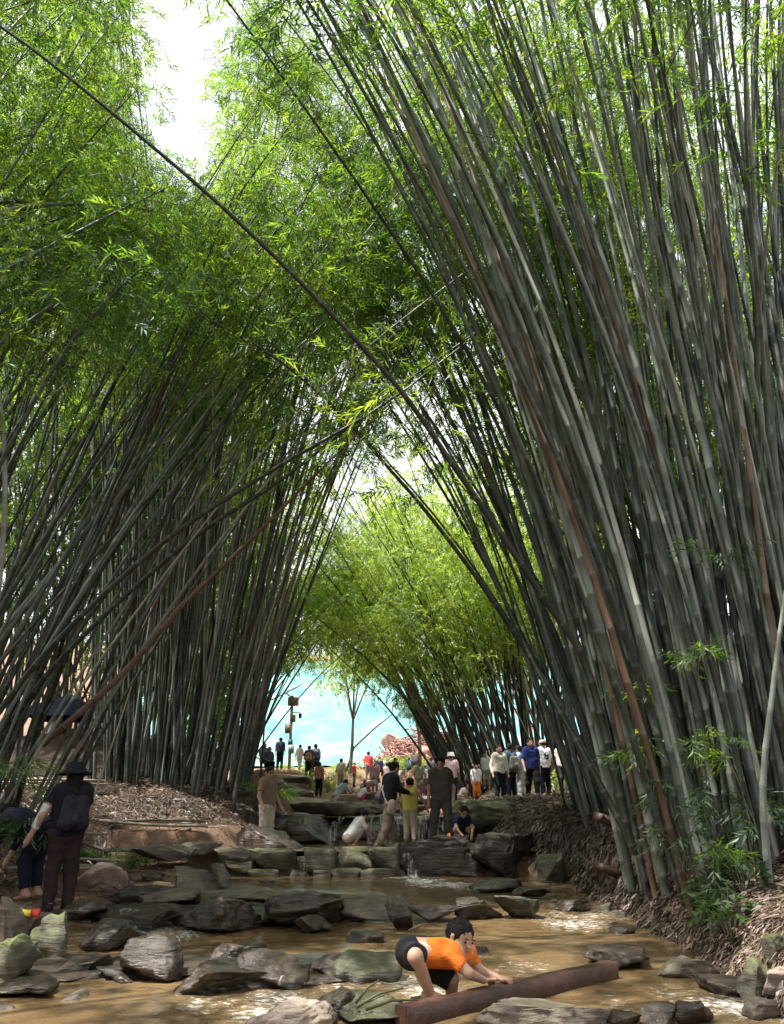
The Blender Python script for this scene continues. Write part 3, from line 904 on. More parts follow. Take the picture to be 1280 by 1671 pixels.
def make_clump(label, bases, tips, r0, detail, sides, node_len, n_spray, tstart, templ, leafmat, seed, bend=(0.32, 0.6), brown=0.06, pale=0.1, dead=0.03,
               fol_scale=1.0, bl=1.1, gap=None, branches=True, mats=None, tear=0.7):
    rg = np.random.default_rng(seed)
    root = empty('bamboo_clump', tuple(np.mean(bases, axis=0)))
    tag(root, label, 'bamboo', 'giant bamboo clumps beside the stream')
    org = np.array(root.location)
    SP, SY, SPi, SS, BR = [], [], [], [], []
    for i, (b, tp) in enumerate(zip(bases, tips)):
        b, tp = np.array(b, float), np.array(tp, float)
        d = tp - b
        bd = rg.uniform(bend[0] - 0.08, bend[0] + 0.08)
        c = b + np.array([d[0] * bd, d[1] * bd, d[2] * rg.uniform(bend[1] - 0.06, bend[1] + 0.06)]) + rg.normal(size=3) * np.array([0.25, 0.25, 0.1])
        u = rg.uniform()
        mt = M['culm_brown'] if u < brown else M['culm_pale'] if u < brown + pale else M['culm_dead'] if u < brown + pale + dead else M['culm']
        if mats and mats.get(i): mt = M[mats[i]]
        Lc = np.linalg.norm(d)
        wv = rg.normal(size=3) * 0.035 * np.array([1, 1, 0.2]); ph = rg.uniform(0, 6)

        def curve(t, b=b, c=c, tp=tp, wv=wv, ph=ph):
            t = np.asarray(t)
            return bez(b, c, tp, t) + (np.sin(t * 9 + ph) * t)[:, None] * wv * 2.0
        r = r0 * rg.uniform(0.62, 1.28)
        me = culm_mesh(lambda t: curve(t) - org, r, sides, node_len, detail, rg)
        obj('culm', me, mt, root)
        if mt is M['culm_dead'] or n_spray == 0: continue
        ns = int(n_spray * rg.uniform(0.6, 1.4))
        nb = max(1, ns // 5)
        tb = tstart + (1.0 - tstart) * rg.uniform(0, 1, nb) ** tear
        pb_ = curve(tb)
        az = rg.uniform(0, 2 * math.pi, nb)
        el = rg.uniform(-0.1, 0.7, nb)
        ln = bl * rg.uniform(0.5, 1.3, nb) * (1.15 - 0.5 * tb)
        dr = np.stack([np.cos(az) * np.cos(el), np.sin(az) * np.cos(el), np.sin(el)], -1)
        for q in range(5):
            sfrac = rg.uniform(0.25, 1.0, nb)
            p = pb_ + dr * (ln * sfrac)[:, None] + rg.normal(size=(nb, 3)) * 0.13
            p[:, 2] -= 0.35 * (sfrac ** 2) * ln
            SP.append(p); SY.append(az + rg.normal(size=nb) * 0.9); SPi.append(rg.uniform(-1.1, 0.2, nb)); SS.append(fol_scale * rg.uniform(0.75, 1.25, nb))
        BR.append((pb_, dr, ln))
    if SP:
        SP = np.concatenate(SP); SY = np.concatenate(SY); SPi = np.concatenate(SPi); SS = np.concatenate(SS)
        keep = np.ones(len(SP), bool)
        keep &= SP[:, 2] > 2.6 + 0.02 * SP[:, 1]
        if gap is not None:
            keep &= ~gap(SP)
        SP, SY, SPi, SS = SP[keep], SY[keep], SPi[keep], SS[keep]
        o = obj('foliage', sprays_mesh('foliage', SP - org, SY, SPi, SS, templ, rg), leafmat, root)
        o['kind'] = 'stuff'
        if branches:
            V, F_ = [], []
            pb_ = np.concatenate([x[0] for x in BR]) - org; dr = np.concatenate([x[1] for x in BR]); ln = np.concatenate([x[2] for x in BR])
            end = pb_ + dr * ln[:, None]; end[:, 2] -= 0.35 * ln
            sd_ = np.cross(dr, [0, 0, 1.0]); sd_ /= np.linalg.norm(sd_, axis=1, keepdims=True) + 1e-9
            up_ = np.cross(sd_, dr)
            w_ = 0.006 * fol_scale
            ring = lambda p, k: np.stack([p + sd_ * w_ * k, p - sd_ * w_ * k * 0.5 + up_ * w_ * k * 0.86, p - sd_ * w_ * k * 0.5 - up_ * w_ * k * 0.86], 1)
            V = np.concatenate([ring(pb_, 1.2), ring(end, 0.35)], 1)
            nB = len(V)
            fq = [[k, (k + 1) % 3, 3 + (k + 1) % 3, 3 + k] for k in range(3)]
            Fq = (np.array(fq)[None] + 6 * np.arange(nB)[:, None, None]).reshape(-1, 4)
            o = obj('branches', mesh_np('branches', V.reshape(-1, 3), Fq), M['twig'], root)
            o['kind'] = 'stuff'
    return root


def sky_gap(p):
    """the opening between the crowns at the upper left and the one down the valley"""
    x, y = project(p)
    nz = 26 * np.sin(p[:, 0] * 5.1 + p[:, 2] * 3.7) + 18 * np.sin(p[:, 0] * 11 - p[:, 2] * 9)
    a = (((x - 292 + nz) / 46) ** 2 + ((y - 70) / 125) ** 2) < 1
    a2 = (((x - 262 + nz) / 30) ** 2 + ((y - 195) / 42) ** 2) < 1
    b = ((x - (575 + (860 - y) * 0.25) + nz * 0.6) / 24) ** 2 + ((y - 815) / 58) ** 2 < 1
    c = (x > 415) & (x < 530) & (y > 1085)
    return a | a2 | b | c


def ground_pts(P):
    P = np.asarray(P, float)
    z = terrain(P[:, 0], P[:, 1])
    return np.stack([P[:, 0], P[:, 1], z - 0.12], -1)


def tip_pts(px, py, Y):
    return np.array([tuple(at(a, b, c)) for a, b, c in zip(px, py, Y)])


def fan(n, seed, bx, by, tpx, tpy, tY, jitter=0.18, open_sky=True):
    """bases spread over bx, by; tips spread in the same order over tpx (functions of u)"""
    rg = np.random.default_rng(seed)
    u = np.sort(rg.uniform(0, 1, n))
    ub = np.clip(u + rg.normal(size=n) * jitter, 0, 1)
    v = rg.uniform(0, 1, n)
    base = ground_pts(np.stack([bx[0] + (bx[1] - bx[0]) * ub, by[0] + (by[1] - by[0]) * v], -1))
    lo, hi = tpy(u)
    qx = tpx[0] + (tpx[1] - tpx[0]) * u; qy = lo + (hi - lo) * rg.uniform(0, 1, n)
    hole = (qx > 215) & (qx < 385) & (qy < 270) & (qy > -350) & open_sky
    qy = np.where(hole, rg.uniform(290, 430, n), qy)
    tips = tip_pts(qx, qy, tY[0] + (tY[1] - tY[0]) * rg.uniform(0, 1, n))
    return base, tips


# right bank, nearest clump: thick culms arching over the stream and towards the viewer
bs, tp = fan(135, 21, (2.95, 5.6), (8.3, 11.4), (230, 1420), lambda u: (-620 + 0 * u, -120 + 0 * u), (4.4, 9.0), 0.14, False)
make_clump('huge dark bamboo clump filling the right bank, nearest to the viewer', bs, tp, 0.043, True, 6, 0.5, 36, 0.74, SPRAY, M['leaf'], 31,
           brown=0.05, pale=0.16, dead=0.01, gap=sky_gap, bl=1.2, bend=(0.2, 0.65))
# second right clump, thinner culms behind it
bs, tp = fan(105, 22, (3.4, 6.4), (13, 17.5), (340, 1100), lambda u: (-60 + 0 * u, 520 - 240 * u), (9.5, 14), 0.2, False)
make_clump('thin bamboo clump behind the huge one on the right bank', bs, tp, 0.042, False, 5, 0.6, 100, 0.6, SPRAY, M['leaf'], 32, brown=0.1, pale=0.08, gap=sky_gap, bl=1.3)
# left bank near
bs, tp = fan(115, 23, (-9.3, -5.7), (10.8, 14.0), (-330, 760), lambda u: (-120 + 260 * u, 260 + 300 * u), (9.0, 12.5), 0.16)
make_clump('leaning bamboo clump at the left picture edge, behind the hat woman', bs, tp, 0.036, True, 5, 0.55, 60, 0.7, SPRAY, M['leaf'], 33, brown=0.04, pale=0.3, dead=0.02, gap=sky_gap, bl=1.0, fol_scale=0.85, bend=(0.42, 0.56))
# left bank middle
bs, tp = fan(140, 24, (-6.9, -3.6), (18.6, 21.6), (40, 780), lambda u: (-160 + 560 * u ** 3, 300 + 330 * u ** 2), (11.5, 19), 0.15)
make_clump('dense upright bamboo clump on the left bank, beside the sand patch', bs, tp, 0.038, False, 5, 0.6, 80, 0.58, SPRAY, M['leaf'], 34, brown=0.03, pale=0.24, dead=0.02, gap=sky_gap, bl=1.4, fol_scale=1.15)
# right bank far
bs, tp = fan(170, 25, (2.6, 8.2), (32, 38), (470, 1000), lambda u: (640 + 110 * (1 - u), 1020 - 60 * u), (26, 37), 0.12)
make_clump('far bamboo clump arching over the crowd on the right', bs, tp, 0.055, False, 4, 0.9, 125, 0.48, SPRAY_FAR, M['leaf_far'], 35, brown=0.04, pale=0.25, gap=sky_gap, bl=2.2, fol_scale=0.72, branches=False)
# left back, behind the tent
bs, tp = fan(120, 26, (-20, -9.5), (31, 37), (-250, 460), lambda u: (-60 + 0 * u, 560 + 0 * u), (15, 28), 0.25)
make_clump('dense bamboo thicket behind the blue tent', bs, tp, 0.055, False, 4, 0.9, 175, 0.25, SPRAY_FAR, M['leaf'], 36, brown=0.03, pale=0.25, gap=sky_gap, bl=1.7, fol_scale=0.95, branches=False)
# right back
bs, tp = fan(120, 27, (6.5, 15.0), (14, 23), (620, 1560), lambda u: (-150 + 0 * u, 760 + 0 * u), (12, 22), 0.25)
make_clump('bamboo thicket closing the view behind the right bank', bs, tp, 0.055, False, 4, 0.8, 215, 0.3, SPRAY_FAR, M['leaf'], 37, brown=0.08, pale=0.12, gap=sky_gap, bl=1.6, fol_scale=0.75, branches=False)
# left front, mostly overhead
bs, tp = fan(60, 28, (-9.5, -6.0), (3.0, 9.0), (-330, 290), lambda u: (-420 + 0 * u, 300 + 0 * u), (6.5, 10), 0.25)
make_clump('overhanging bamboo crown in the upper left corner', bs, tp, 0.05, True, 5, 0.5, 170, 0.6, SPRAY, M['leaf'], 38, pale=0.03, dead=0.0, gap=sky_gap, bl=1.1, fol_scale=0.75)
# grove carried on past the viewer: unseen crowns added overhead to shade the foreground
rgo = np.random.default_rng(90)
def overhead(n, bx, by, tx, ty, tzr, label, seed):
    b_ = ground_pts(np.stack([rgo.uniform(*bx, n), rgo.uniform(*by, n)], -1))
    t_ = np.stack([rgo.uniform(*tx, n), rgo.uniform(*ty, n), rgo.uniform(*tzr, n)], -1)
    make_clump(label, b_, t_, 0.055, False, 4, 0.8, 65, 0.45, SPRAY_FAR, M['leaf'], seed, pale=0.15, bl=1.5, fol_scale=0.95, branches=False, gap=lambda p: project(p)[1] > -25)
overhead(36, (-9, -6), (-6, 3), (-7, -1), (-5, 7.5), (11, 15), 'unseen bamboo crown added for shade over the left bank beside the viewer', 91)
overhead(30, (4, 8), (-5, 4), (-1, 6), (-5, 5.0), (11, 15), 'unseen bamboo crown added for shade over the right bank beside the viewer', 92)
# left, right behind the middle clump: low leafy growth closing the gaps between its culms
bs, tp = fan(60, 30, (-9.5, -5.0), (25, 31), (60, 470), lambda u: (420 + 0 * u, 800 + 0 * u), (22, 30), 0.2)
make_clump('leafy bamboo clump seen between the culms of the dense left clump', bs, tp, 0.04, False, 4, 0.9, 150, 0.08, SPRAY_FAR, M['leaf'], 40, gap=sky_gap, bl=1.7, fol_scale=0.92, branches=False)
# left far, beyond the middle clump, framing the valley
bs, tp = fan(70, 29, (-12, -7.5), (34, 42), (330, 640), lambda u: (560 + 250 * u, 900 + 120 * u), (28, 40), 0.2)
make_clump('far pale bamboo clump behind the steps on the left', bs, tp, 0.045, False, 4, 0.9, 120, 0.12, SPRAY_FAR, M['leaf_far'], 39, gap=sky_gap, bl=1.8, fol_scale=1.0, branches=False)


def hero(label, pts, r0, mat, seed, sprays=0, tstart=0.5, n=10):
    """one long culm through given world points, a clump of its own"""
    P = np.array([tuple(p) for p in pts])
    # Catmull-Rom through the points
    Q = np.vstack([2 * P[0] - P[1], P, 2 * P[-1] - P[-2]])
    seg = len(P) - 1

    def curve(t):
        t = np.clip(np.asarray(t, float), 0, 1) * seg
        i = np.minimum(t.astype(int), seg - 1); f = (t - i)[:, None]
        a, b, c, d = Q[i], Q[i + 1], Q[i + 2], Q[i + 3]
        return 0.5 * (2 * b + (c - a) * f + (2 * a - 5 * b + 4 * c - d) * f ** 2 + (3 * b - a - 3 * c + d) * f ** 3)
    rg = np.random.default_rng(seed)
    root = empty('bamboo_culm', tuple(P[0]))
    tag(root, label, 'bamboo culm')
    org = P[0]
    obj('culm', culm_mesh(lambda t: curve(t) - org, r0, 8, 0.42, True, rg), M[mat], root)
    if sprays:
        t = rg.uniform(tstart, 1, sprays)
        p = curve(t) + rg.normal(size=(sprays, 3)) * 0.35 - org
        o = obj('foliage', sprays_mesh('foliage', p, rg.uniform(0, 6.28, sprays), rg.uniform(-1, 0.2, sprays), rg.uniform(0.7, 1.2, sprays), SPRAY, rg), M['leaf'], root)
        o['kind'] = 'stuff'
    return root


def base_at(px, Y):
    """ground point in the direction of photo column px at distance Y"""
    p = at(px, 1330, Y)
    return Vector((p.x, Y, tz(p.x, Y) - 0.1))


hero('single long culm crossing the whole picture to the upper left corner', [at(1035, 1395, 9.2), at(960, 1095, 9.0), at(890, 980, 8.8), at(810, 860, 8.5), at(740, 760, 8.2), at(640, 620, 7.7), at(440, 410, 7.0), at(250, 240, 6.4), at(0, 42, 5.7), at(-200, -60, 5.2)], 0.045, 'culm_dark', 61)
hero('long thin culm arching left just under the long crossing one', [at(1010, 1330, 12), at(900, 1130, 11.8), at(790, 960, 11.4), at(700, 840, 11), at(640, 770, 10.6), at(540, 660, 10), at(430, 570, 9.4), at(300, 500, 9)], 0.04, 'culm_dark', 62, 30)
hero('brown culm leaning right across the left middle clump', [at(70, 1215, 11.5), at(200, 1100, 11.3), at(300, 985, 11), at(400, 890, 10.8), at(520, 770, 10.4), at(640, 655, 10)], 0.05, 'culm_brown', 63, 40, 0.7)
hero('pair mate of dark culms leaning far right over the stream, upper one', [at(-60, 1240, 10.8), at(80, 1060, 10.6), at(260, 890, 10.2), at(440, 770, 9.8), at(620, 665, 9.3), at(760, 560, 9)], 0.048, 'culm_dark', 64, 40, 0.7)
hero('pair mate of dark culms leaning far right over the stream, lower one', [at(-30, 1250, 11.4), at(100, 1075, 11.2), at(300, 890, 10.8), at(470, 775, 10.4), at(640, 640, 10), at(780, 540, 9.6)], 0.046, 'culm_dark', 65, 40, 0.7)
hero('pale dead bamboo cane leaning beside the hat woman', [at(136, 1345, 11.0), at(160, 1280, 11.0), at(185, 1210, 10.9), at(215, 1120, 10.8)], 0.022, 'culm_dead', 66)
hero('white grey culm rising at the left picture edge', [at(-30, 1180, 8.6), at(4, 900, 8.2), at(8, 740, 7.9), at(0, 640, 7.7), at(-25, 520, 7.5)], 0.035, 'culm_pale', 67)
hero('pale grey culm kinked outward at the right picture edge', [base_at(1236, 7.5), at(1245, 1290, 7.4), at(1262, 1120, 7.3), at(1280, 980, 7.2), at(1310, 800, 7.1)], 0.035, 'culm_pale', 68)
hero('dark leaning culm standing alone at the front of the right bank', [at(1035, 1385, 9.6), at(985, 1290, 9.7), at(930, 1190, 9.8), at(870, 1080, 9.9), at(800, 930, 9.8), at(700, 740, 9.5), at(560, 520, 9)], 0.045, 'culm_dark', 69, 40, 0.75)
# fallen poles on the left bank
rg = np.random.default_rng(77)
for k in range(15):
    px, py, Y = rg.uniform(60, 300), rg.uniform(1285, 1345), rg.uniform(14.2, 16.8)
    if k > 10: px, py, Y = rg.uniform(-20, 140), rg.uniform(1270, 1350), rg.uniform(12, 13.5)
    c = at(px, py, Y)
    z = tz(c.x, c.y) + 0.05 + 0.035 * (k % 5)
    L = rg.uniform(1.0, 2.4); a = rg.normal() * 0.7
    dx, dy = math.cos(a) * L / 2, math.sin(a) * L / 2
    z1, z2 = tz(c.x - dx, c.y - dy), tz(c.x + dx, c.y + dy)
    o = MB().tube([(c.x - dx, c.y - dy, max(z, z1 + .03)), (c.x, c.y, z + 0.02), (c.x + dx, c.y + dy, max(z, z2 + .03))], rg.uniform(0.014, 0.034), 7).build('fallen_pole', M['culm_dead'] if k % 3 else M['culm_brown'], None, True)
    tag(o, 'fallen bamboo pole in the heap on the left bank', 'pole', 'fallen bamboo poles heaped on the left bank')
for k, (px, py, Y, ang, L, w) in enumerate([(1010, 1335, 12.5, 0.5, 0.9, 0.12), (1005, 1375, 11.2, 0.6, 0.8, 0.1)]):
    c = at(px, py, Y)
    o = MB().box((c.x, c.y, tz(c.x, c.y) + 0.07), (L, 0.2, w), Matrix.Rotation(0.35, 3, 'Y') @ Matrix.Rotation(ang, 3, 'Z')).build('timber_plank', M['rust'], None)
    tag(o, ['upper reddish timber baulk half buried in the right bank', 'lower reddish timber baulk half buried in the right bank'][k], 'timber')

# ------------------------------------------------------------------ leaf litter and undergrowth
M['litter'] = leaf_mat('dry_leaf', [(0.04, 0.027, 0.018), (0.105, 0.072, 0.048), (0.25, 0.18, 0.13)], [(0.05, 0.03, 0.02), (0.1, 0.07, 0.04), (0.16, 0.11, 0.07)], 0.15)


def litter(name, label, n, sampler, seed, Lr=(0.09, 0.26), hang=0.0):
    rg = np.random.default_rng(seed)
    x, y = sampler(rg, n)
    kp = (fbm(x * 1.1 + 3, y * 1.1, 3, 31) + rg.uniform(-0.55, 0.75, len(x))) > -0.12
    x, y = x[kp], y[kp]
    z = terrain(x, y)
    e = 0.05
    gx = (terrain(x + e, y, True) - z) / e; gy = (terrain(x, y + e, True) - z) / e
    nrm = np.stack([-gx, -gy, np.ones_like(gx)], -1); nrm /= np.linalg.norm(nrm, axis=1, keepdims=True)
    a = rg.uniform(0, 6.28, len(x))
    d = np.stack([np.cos(a), np.sin(a), np.zeros_like(a)], -1) + rg.normal(size=(len(x), 3)) * 0.45
    if hang:
        down = np.stack([-gx, -gy, -(gx ** 2 + gy ** 2)], -1)
        down /= np.linalg.norm(down, axis=1, keepdims=True) + 1e-6
        st = np.clip(np.hypot(gx, gy), 0, 1.2)[:, None]
        d = d * (1 - 0.5 * st * hang) + down * st * hang
    d -= nrm * np.sum(d * nrm, 1, keepdims=True) * 0.75
    d /= np.linalg.norm(d, axis=1, keepdims=True)
    s = np.cross(nrm, d); s /= np.linalg.norm(s, axis=1, keepdims=True)
    L = (Lr[0] + (Lr[1] - Lr[0]) * rg.uniform(0, 1, len(x)) ** 2.2)[:, None]; w = (rg.uniform(0.003, 0.009, len(x)))[:, None] * (1 + 0.3 * (y > 12)[:, None])
    dsc = np.clip(y / 10, 0.5, 0.95)[:, None]; L = L * dsc; w = w * dsc
    p = np.stack([x, y, z], -1) + nrm * rg.uniform(0.005, 0.06, len(x))[:, None]
    cu = rg.uniform(-0.05, 0.2, len(x))[:, None] * L
    m1 = p + d * L * 0.5 + nrm * cu * 0.6 + s * w * 0.6
    tw = rg.normal(size=(len(x), 1)) * 0.6
    V = np.stack([p, p + d * L * 0.4 + nrm * cu + s * w * 1.2 + nrm * w * tw, p + d * L, p + d * L * 0.55 + nrm * cu - s * w * 1.2 - nrm * w * tw], 1)
    q = np.array([[0, 1, 2, 3]])
    F_ = (q[None] + 4 * np.arange(len(x))[:, None, None]).reshape(-1, 4)
    o = obj(name, mesh_np(name, V.reshape(-1, 3), F_), M['litter'])
    return tag(o, label, 'leaf litter', None, 'stuff')


def s_right(rg, n):
    y = 5.0 + 19 * rg.uniform(0, 1, n) ** 1.7
    wr_ = lut(y, WRIGHT)
    x = wr_ + rg.uniform(-0.05, 1, n) ** 1.2 * 3.6 if False else wr_ + np.abs(rg.normal(size=n)) * 1.15 - 0.02
    return x, y


def s_left(rg, n):
    y = rg.uniform(9.5, 21, n)
    x = lut(y, BLEFT) + 0.15 - np.abs(rg.normal(size=n)) * 1.3
    x = np.where(rg.uniform(0, 1, n) < 0.08, lut(y, BLEFT) + rg.uniform(0, 2.2, n), x)
    return x, y


litter('leaf_litter', 'dry bamboo leaf litter matted over the right bank', 110000, s_right, 5, (0.04, 0.34), 0.9)
litter('leaf_litter', 'dry bamboo leaf litter and sheaths over the left bank', 38000, s_left, 6, (0.04, 0.34), 0.8)


def sprig(name, label, p, n, h, seed, mat, templ, scale=0.6, spread=0.25, group=None, stemr=0.006, cat='plant'):
    rg = np.random.default_rng(seed)
    root = empty(name, tuple(p))
    tag(root, label, cat, group)
    mb = MB(); pos, yaw, pit = [], [], []
    for k in range(n):
        a = rg.uniform(0, 6.28); q = Vector((math.cos(a) * spread * rg.uniform(0.2, 1), math.sin(a) * spread * rg.uniform(0.2, 1), h * rg.uniform(0.5, 1)))
        mid = Vector((q.x * 0.35, q.y * 0.35, q.z * 0.6))
        mb.tube([(0, 0, -0.05), mid, q], [stemr, stemr * 0.8, stemr * 0.4], 4, False)
        for j in range(4):
            f = rg.uniform(0.45, 1)
            v = mid.lerp(q, f) if j else q
            pos.append(tuple(v)); yaw.append(a + rg.normal() * 0.8); pit.append(rg.uniform(-0.7, 0.4))
    mb.build('stem', M['twig'], root)
    n_ = len(pos)
    o = obj('foliage', sprays_mesh('foliage', np.array(pos), np.array(yaw), np.array(pit), np.full(n_, scale) * rg.uniform(0.7, 1.2, n_), templ, rg), mat, root)
    return root


BROAD = spray_templates(4, 7, 9, 0.13, 0.05, 0.16)
for k, (px, py, Y, h) in enumerate([(1040, 1205, 8.8, 0.6), (1085, 1290, 8.6, 0.6), (1135, 1215, 8.4, 0.5), (1110, 1345, 8.3, 0.6), (1205, 1230, 8.2, 0.5), (1180, 1300, 8.0, 0.5), (1150, 1385, 7.9, 0.4), (1235, 1320, 7.8, 0.6),
                                    (1060, 1120, 8.8, .4), (1180, 900, 7.8, .4), (1130, 1060, 8.2, .4)]):
    p = at(px, py, Y); p.z -= h * 0.7
    tag(sprig('bamboo_shoot', ['leafy side shoot at the right clump\'s left flank, upper', 'leafy side shoot low on the right clump\'s left flank', 'leafy side shoot high in the middle of the right clump\'s foot', 'leafy side shoot just above the leaf litter on the right bank', 'leafy side shoot near the pale kinked culm, upper', 'leafy side shoot in the middle of the right clump\'s foot', 'leafy side shoot right above the broad leaved weed', 'leafy side shoot beside the foot of the pale kinked culm', 'topmost small side shoot on the right clump\'s left flank', 'single bright leaf tuft high on the right clump', 'small leaf tuft halfway up the right clump'][k], p, 5, h, 700 + k, M['leaf_dark'] if k % 2 else M['leaf'], SPRAY, 0.75, 0.32), None, None, 'leafy side shoots at the right clump\'s foot')
for k, (px, py, Y, lb) in enumerate([(1165, 1400, 7.7, 'broad leaved weed at the foot of the right clump'), (1205, 1375, 7.5, 'broad leaved weed close to the right picture edge'), (1190, 1500, 6.9, 'small broad leaved weed low on the right bank'),
                                     (20, 1240, 9.8, 'yellow green leafy shoot left of the black hat'), (60, 1330, 10.6, 'leafy plant at the left edge beside the hat woman')]):
    c = at(px, py, Y)
    sprig('weed', lb, (c.x, c.y, tz(c.x, c.y)) if k < 3 else tuple(c - Vector((0, 0, 0.4))), 9, 0.45, 730 + k, M['leaf_dark'] if k != 3 else M['leaf'], BROAD if k < 3 else SPRAY, 0.8, 0.3)
for k, (px, py, Y, lb) in enumerate([(215, 1412, 14.2, 'grass tuft growing out of the sand patch, left one'), (160, 1402, 14.6, 'grass tuft behind the hat woman on the sand'), (425, 1340, 19.2, 'green bush behind the tan shirted man'), (452, 1300, 24, 'green bush beside the lowest far steps'),
                                     (535, 1292, 40, 'bright bush left of the slim tree'), (655, 1262, 47, 'bright green bush before the brush pile, left one'), (672, 1260, 48, 'bright green bush before the brush pile, right one'), (575, 1272, 46, 'bright grass clump below the turquoise net'), (905, 1285, 27, 'green bush behind the white shirted man'), (480, 1262, 44, 'bright grass beside the camera pole')]):
    c = at(px, py, Y); sc = Y / 14
    sprig('bush', lb, (c.x, c.y, tz(c.x, c.y)), 16, 0.22 * sc if k < 2 else 0.4 * sc, 760 + k, M['leaf_far'] if k > 3 else M['leaf'], SPRAY, 0.6 * sc, 0.28 * sc, cat='bush')

# ------------------------------------------------------------------ beam and stream debris
beam = MB()
bl_, br_ = at(655, 1672, 5.05), at(1000, 1588, 6.45)
bl_.z, br_.z = 0.015, 0.02
dv = (br_ - bl_); Lb = dv.length; ang = math.atan2(dv.y, dv.x)
Rm = Matrix.Rotation(ang, 3, 'Z') @ Matrix.Rotation(-math.atan2(dv.z, math.hypot(dv.x, dv.y)), 3, 'Y')
mid = (bl_ + br_) / 2 + Vector((0, 0, 0.0))
nseg = 24
rg = np.random.default_rng(4)
V, Q = [], []
for i in range(nseg + 1):
    t = i / nseg - 0.5
    for (y, z) in [(-0.05, -0.10), (-0.053, 0.0), (-0.05, 0.082), (-0.042, 0.09), (0.042, 0.09), (0.05, 0.082), (0.05, -0.10)]:
        V.append(mid + Rm @ Vector((t * Lb, y + rg.normal() * 0.0018, z + rg.normal() * 0.0025)))
for i in range(nseg):
    for k in range(7):
        Q.append((i * 7 + k, (i + 1) * 7 + k, (i + 1) * 7 + (k + 1) % 7, i * 7 + (k + 1) % 7))
beam.add(V, Q)
beam.add([V[k] for k in range(7)], [], [(0, i + 1, i) for i in range(1, 6)])
beam.add([V[nseg * 7 + k] for k in range(7)], [], [(0, i, i + 1) for i in range(1, 6)])
tag(beam.build('timber_beam', M['rust'], None), 'long rust brown beam the boy pushes in the water', 'beam')
BEAM_TOP = lambda x: mid.z + 0.09 + (x - mid.x) / dv.x * dv.z
BEAM_Y = lambda x: mid.y + (x - mid.x) / dv.x * dv.y

rg = np.random.default_rng(14)
for k, (px, py, z, L, a) in enumerate([(620, 1628, 0.16, 0.5, 0.5), (640, 1640, 0.2, 0.45, 0.2), (600, 1618, 0.15, 0.4, 1.0), (690, 1512, 0.1, 0.5, 0.4), (560, 1470, 0.3, 0.7, 0.2), (1000, 1475, 0.2, 0.6, -0.9), (460, 1600, 0.2, 0.15, 1.3), (775, 1480, 0.2, 0.6, 0.1)]):
    c = on(px, py, z)
    d = Vector((math.cos(a), 0.3, math.sin(a) * 0.5)) * L * 0.3
    o = MB().tube([c - d, c + Vector((0, 0, 0.02)), c + d], [0.008, 0.007, 0.004], 6).build('driftwood_stick', M['twig'] if k != 6 else M['culm_dead'], None, True)
    tag(o, ['stick lying on the rock at the beam end, front one', 'stick lying across the rock at the beam end', 'thin stick leaning behind the rock at the beam end', 'stick caught on the rocks behind the boy\'s back', 'pale stick on the ridged outcrop',
            'broken branch leaning on the foot of the right bank', 'short pale splinter standing between black boulders', 'stick lying on the mossy ended rock'][k], 'stick')

# ------------------------------------------------------------------ far hillside: turquoise netting, brush pile, steps, pole, tent, trees
m, nd, lk, out = mat_new('turquoise_net')
g = nd.new('ShaderNodeNewGeometry')
t1 = noise_tex(nd, lk, 0.25, 5, 0.6, g.outputs['Position'], 0.6)
t2 = noise_tex(nd, lk, 1.6, 5, 0.65, g.outputs['Position'])
r = ramp(nd, lk, t1.outputs[0], [(0.32, (0.09, 0.27, 0.27)), (0.5, (0.15, 0.31, 0.31)), (0.68, (0.26, 0.35, 0.34))])
c = mixc(nd, lk, 0.5, r.outputs[0], ramp(nd, lk, t2.outputs[0], [(0.3, (0.9, 0.93, 0.93)), (0.7, (1.05, 1.04, 1.04))]).outputs[0], 'MULTIPLY')
p = N(nd, 'ShaderNodeBsdfPrincipled', Roughness=1.0)
p.inputs['Specular IOR Level'].default_value = 0.0
lk.new(c, p.inputs['Base Color'])
b = N(nd, 'ShaderNodeBump', Strength=0.02, Distance=0.05)
lk.new(t2.outputs[0], b.inputs['Height']); lk.new(b.outputs[0], p.inputs['Normal'])
lk.new(p.outputs[0], out.inputs[0])
M['net'] = m


def net(label, x0, x1, y0, y1, seed, hfrac=0.25):
    nx, ny = 60, 24
    gx, gy = np.meshgrid(np.linspace(0, 1, nx), np.linspace(0, 1, ny), indexing='ij')
    wx = x0 + (x1 - x0) * gx + 0.9 * fbm(gy * 5 + seed, gx * 3, 2, seed)
    wy = y0 + (y1 - y0) * gy + 1.1 * fbm(gx * 6 + seed * 3, gy * 2, 3, seed + 1)
    ed_ = np.minimum(1, 6 * np.minimum(np.minimum(gx, 1 - gx), np.minimum(gy, 1 - gy) * 0.6)) * 0.9 + 0.1
    wz = terrain(wx, wy, False) * 0 + lut(wy, BED) + 0.1 + 0.35 * ed_ + 0.55 * ed_ * fbm(wx * 0.9, wy * 0.9, 3, seed + 2) + 0.03 * fbm(wx * 3, wy * 2, 2, seed + 4)
    i, j = np.meshgrid(np.arange(nx - 1), np.arange(ny - 1), indexing='ij')
    q = np.stack([i * ny + j, (i + 1) * ny + j, (i + 1) * ny + j + 1, i * ny + j + 1], -1).reshape(-1, 4)
    o = obj('netting_sheet', mesh_np('netting_sheet', np.stack([wx, wy, wz], -1).reshape(-1, 3), q, None, True), M['net'])
    return tag(o, label, 'netting')


net('turquoise dust net over the hill, uppermost sheet', -34, 30, 78.7, 100, 3)
net('turquoise dust net over the hill, middle sheet', -34, 12, 67.8, 80.5, 5)
net('turquoise dust net over the hill, lowest sheet behind the crowd', -26, 4.5, 57.5, 68.9, 7)
net('turquoise dust net beyond the brush pile on the right', 12.5, 34, 66, 78, 9)

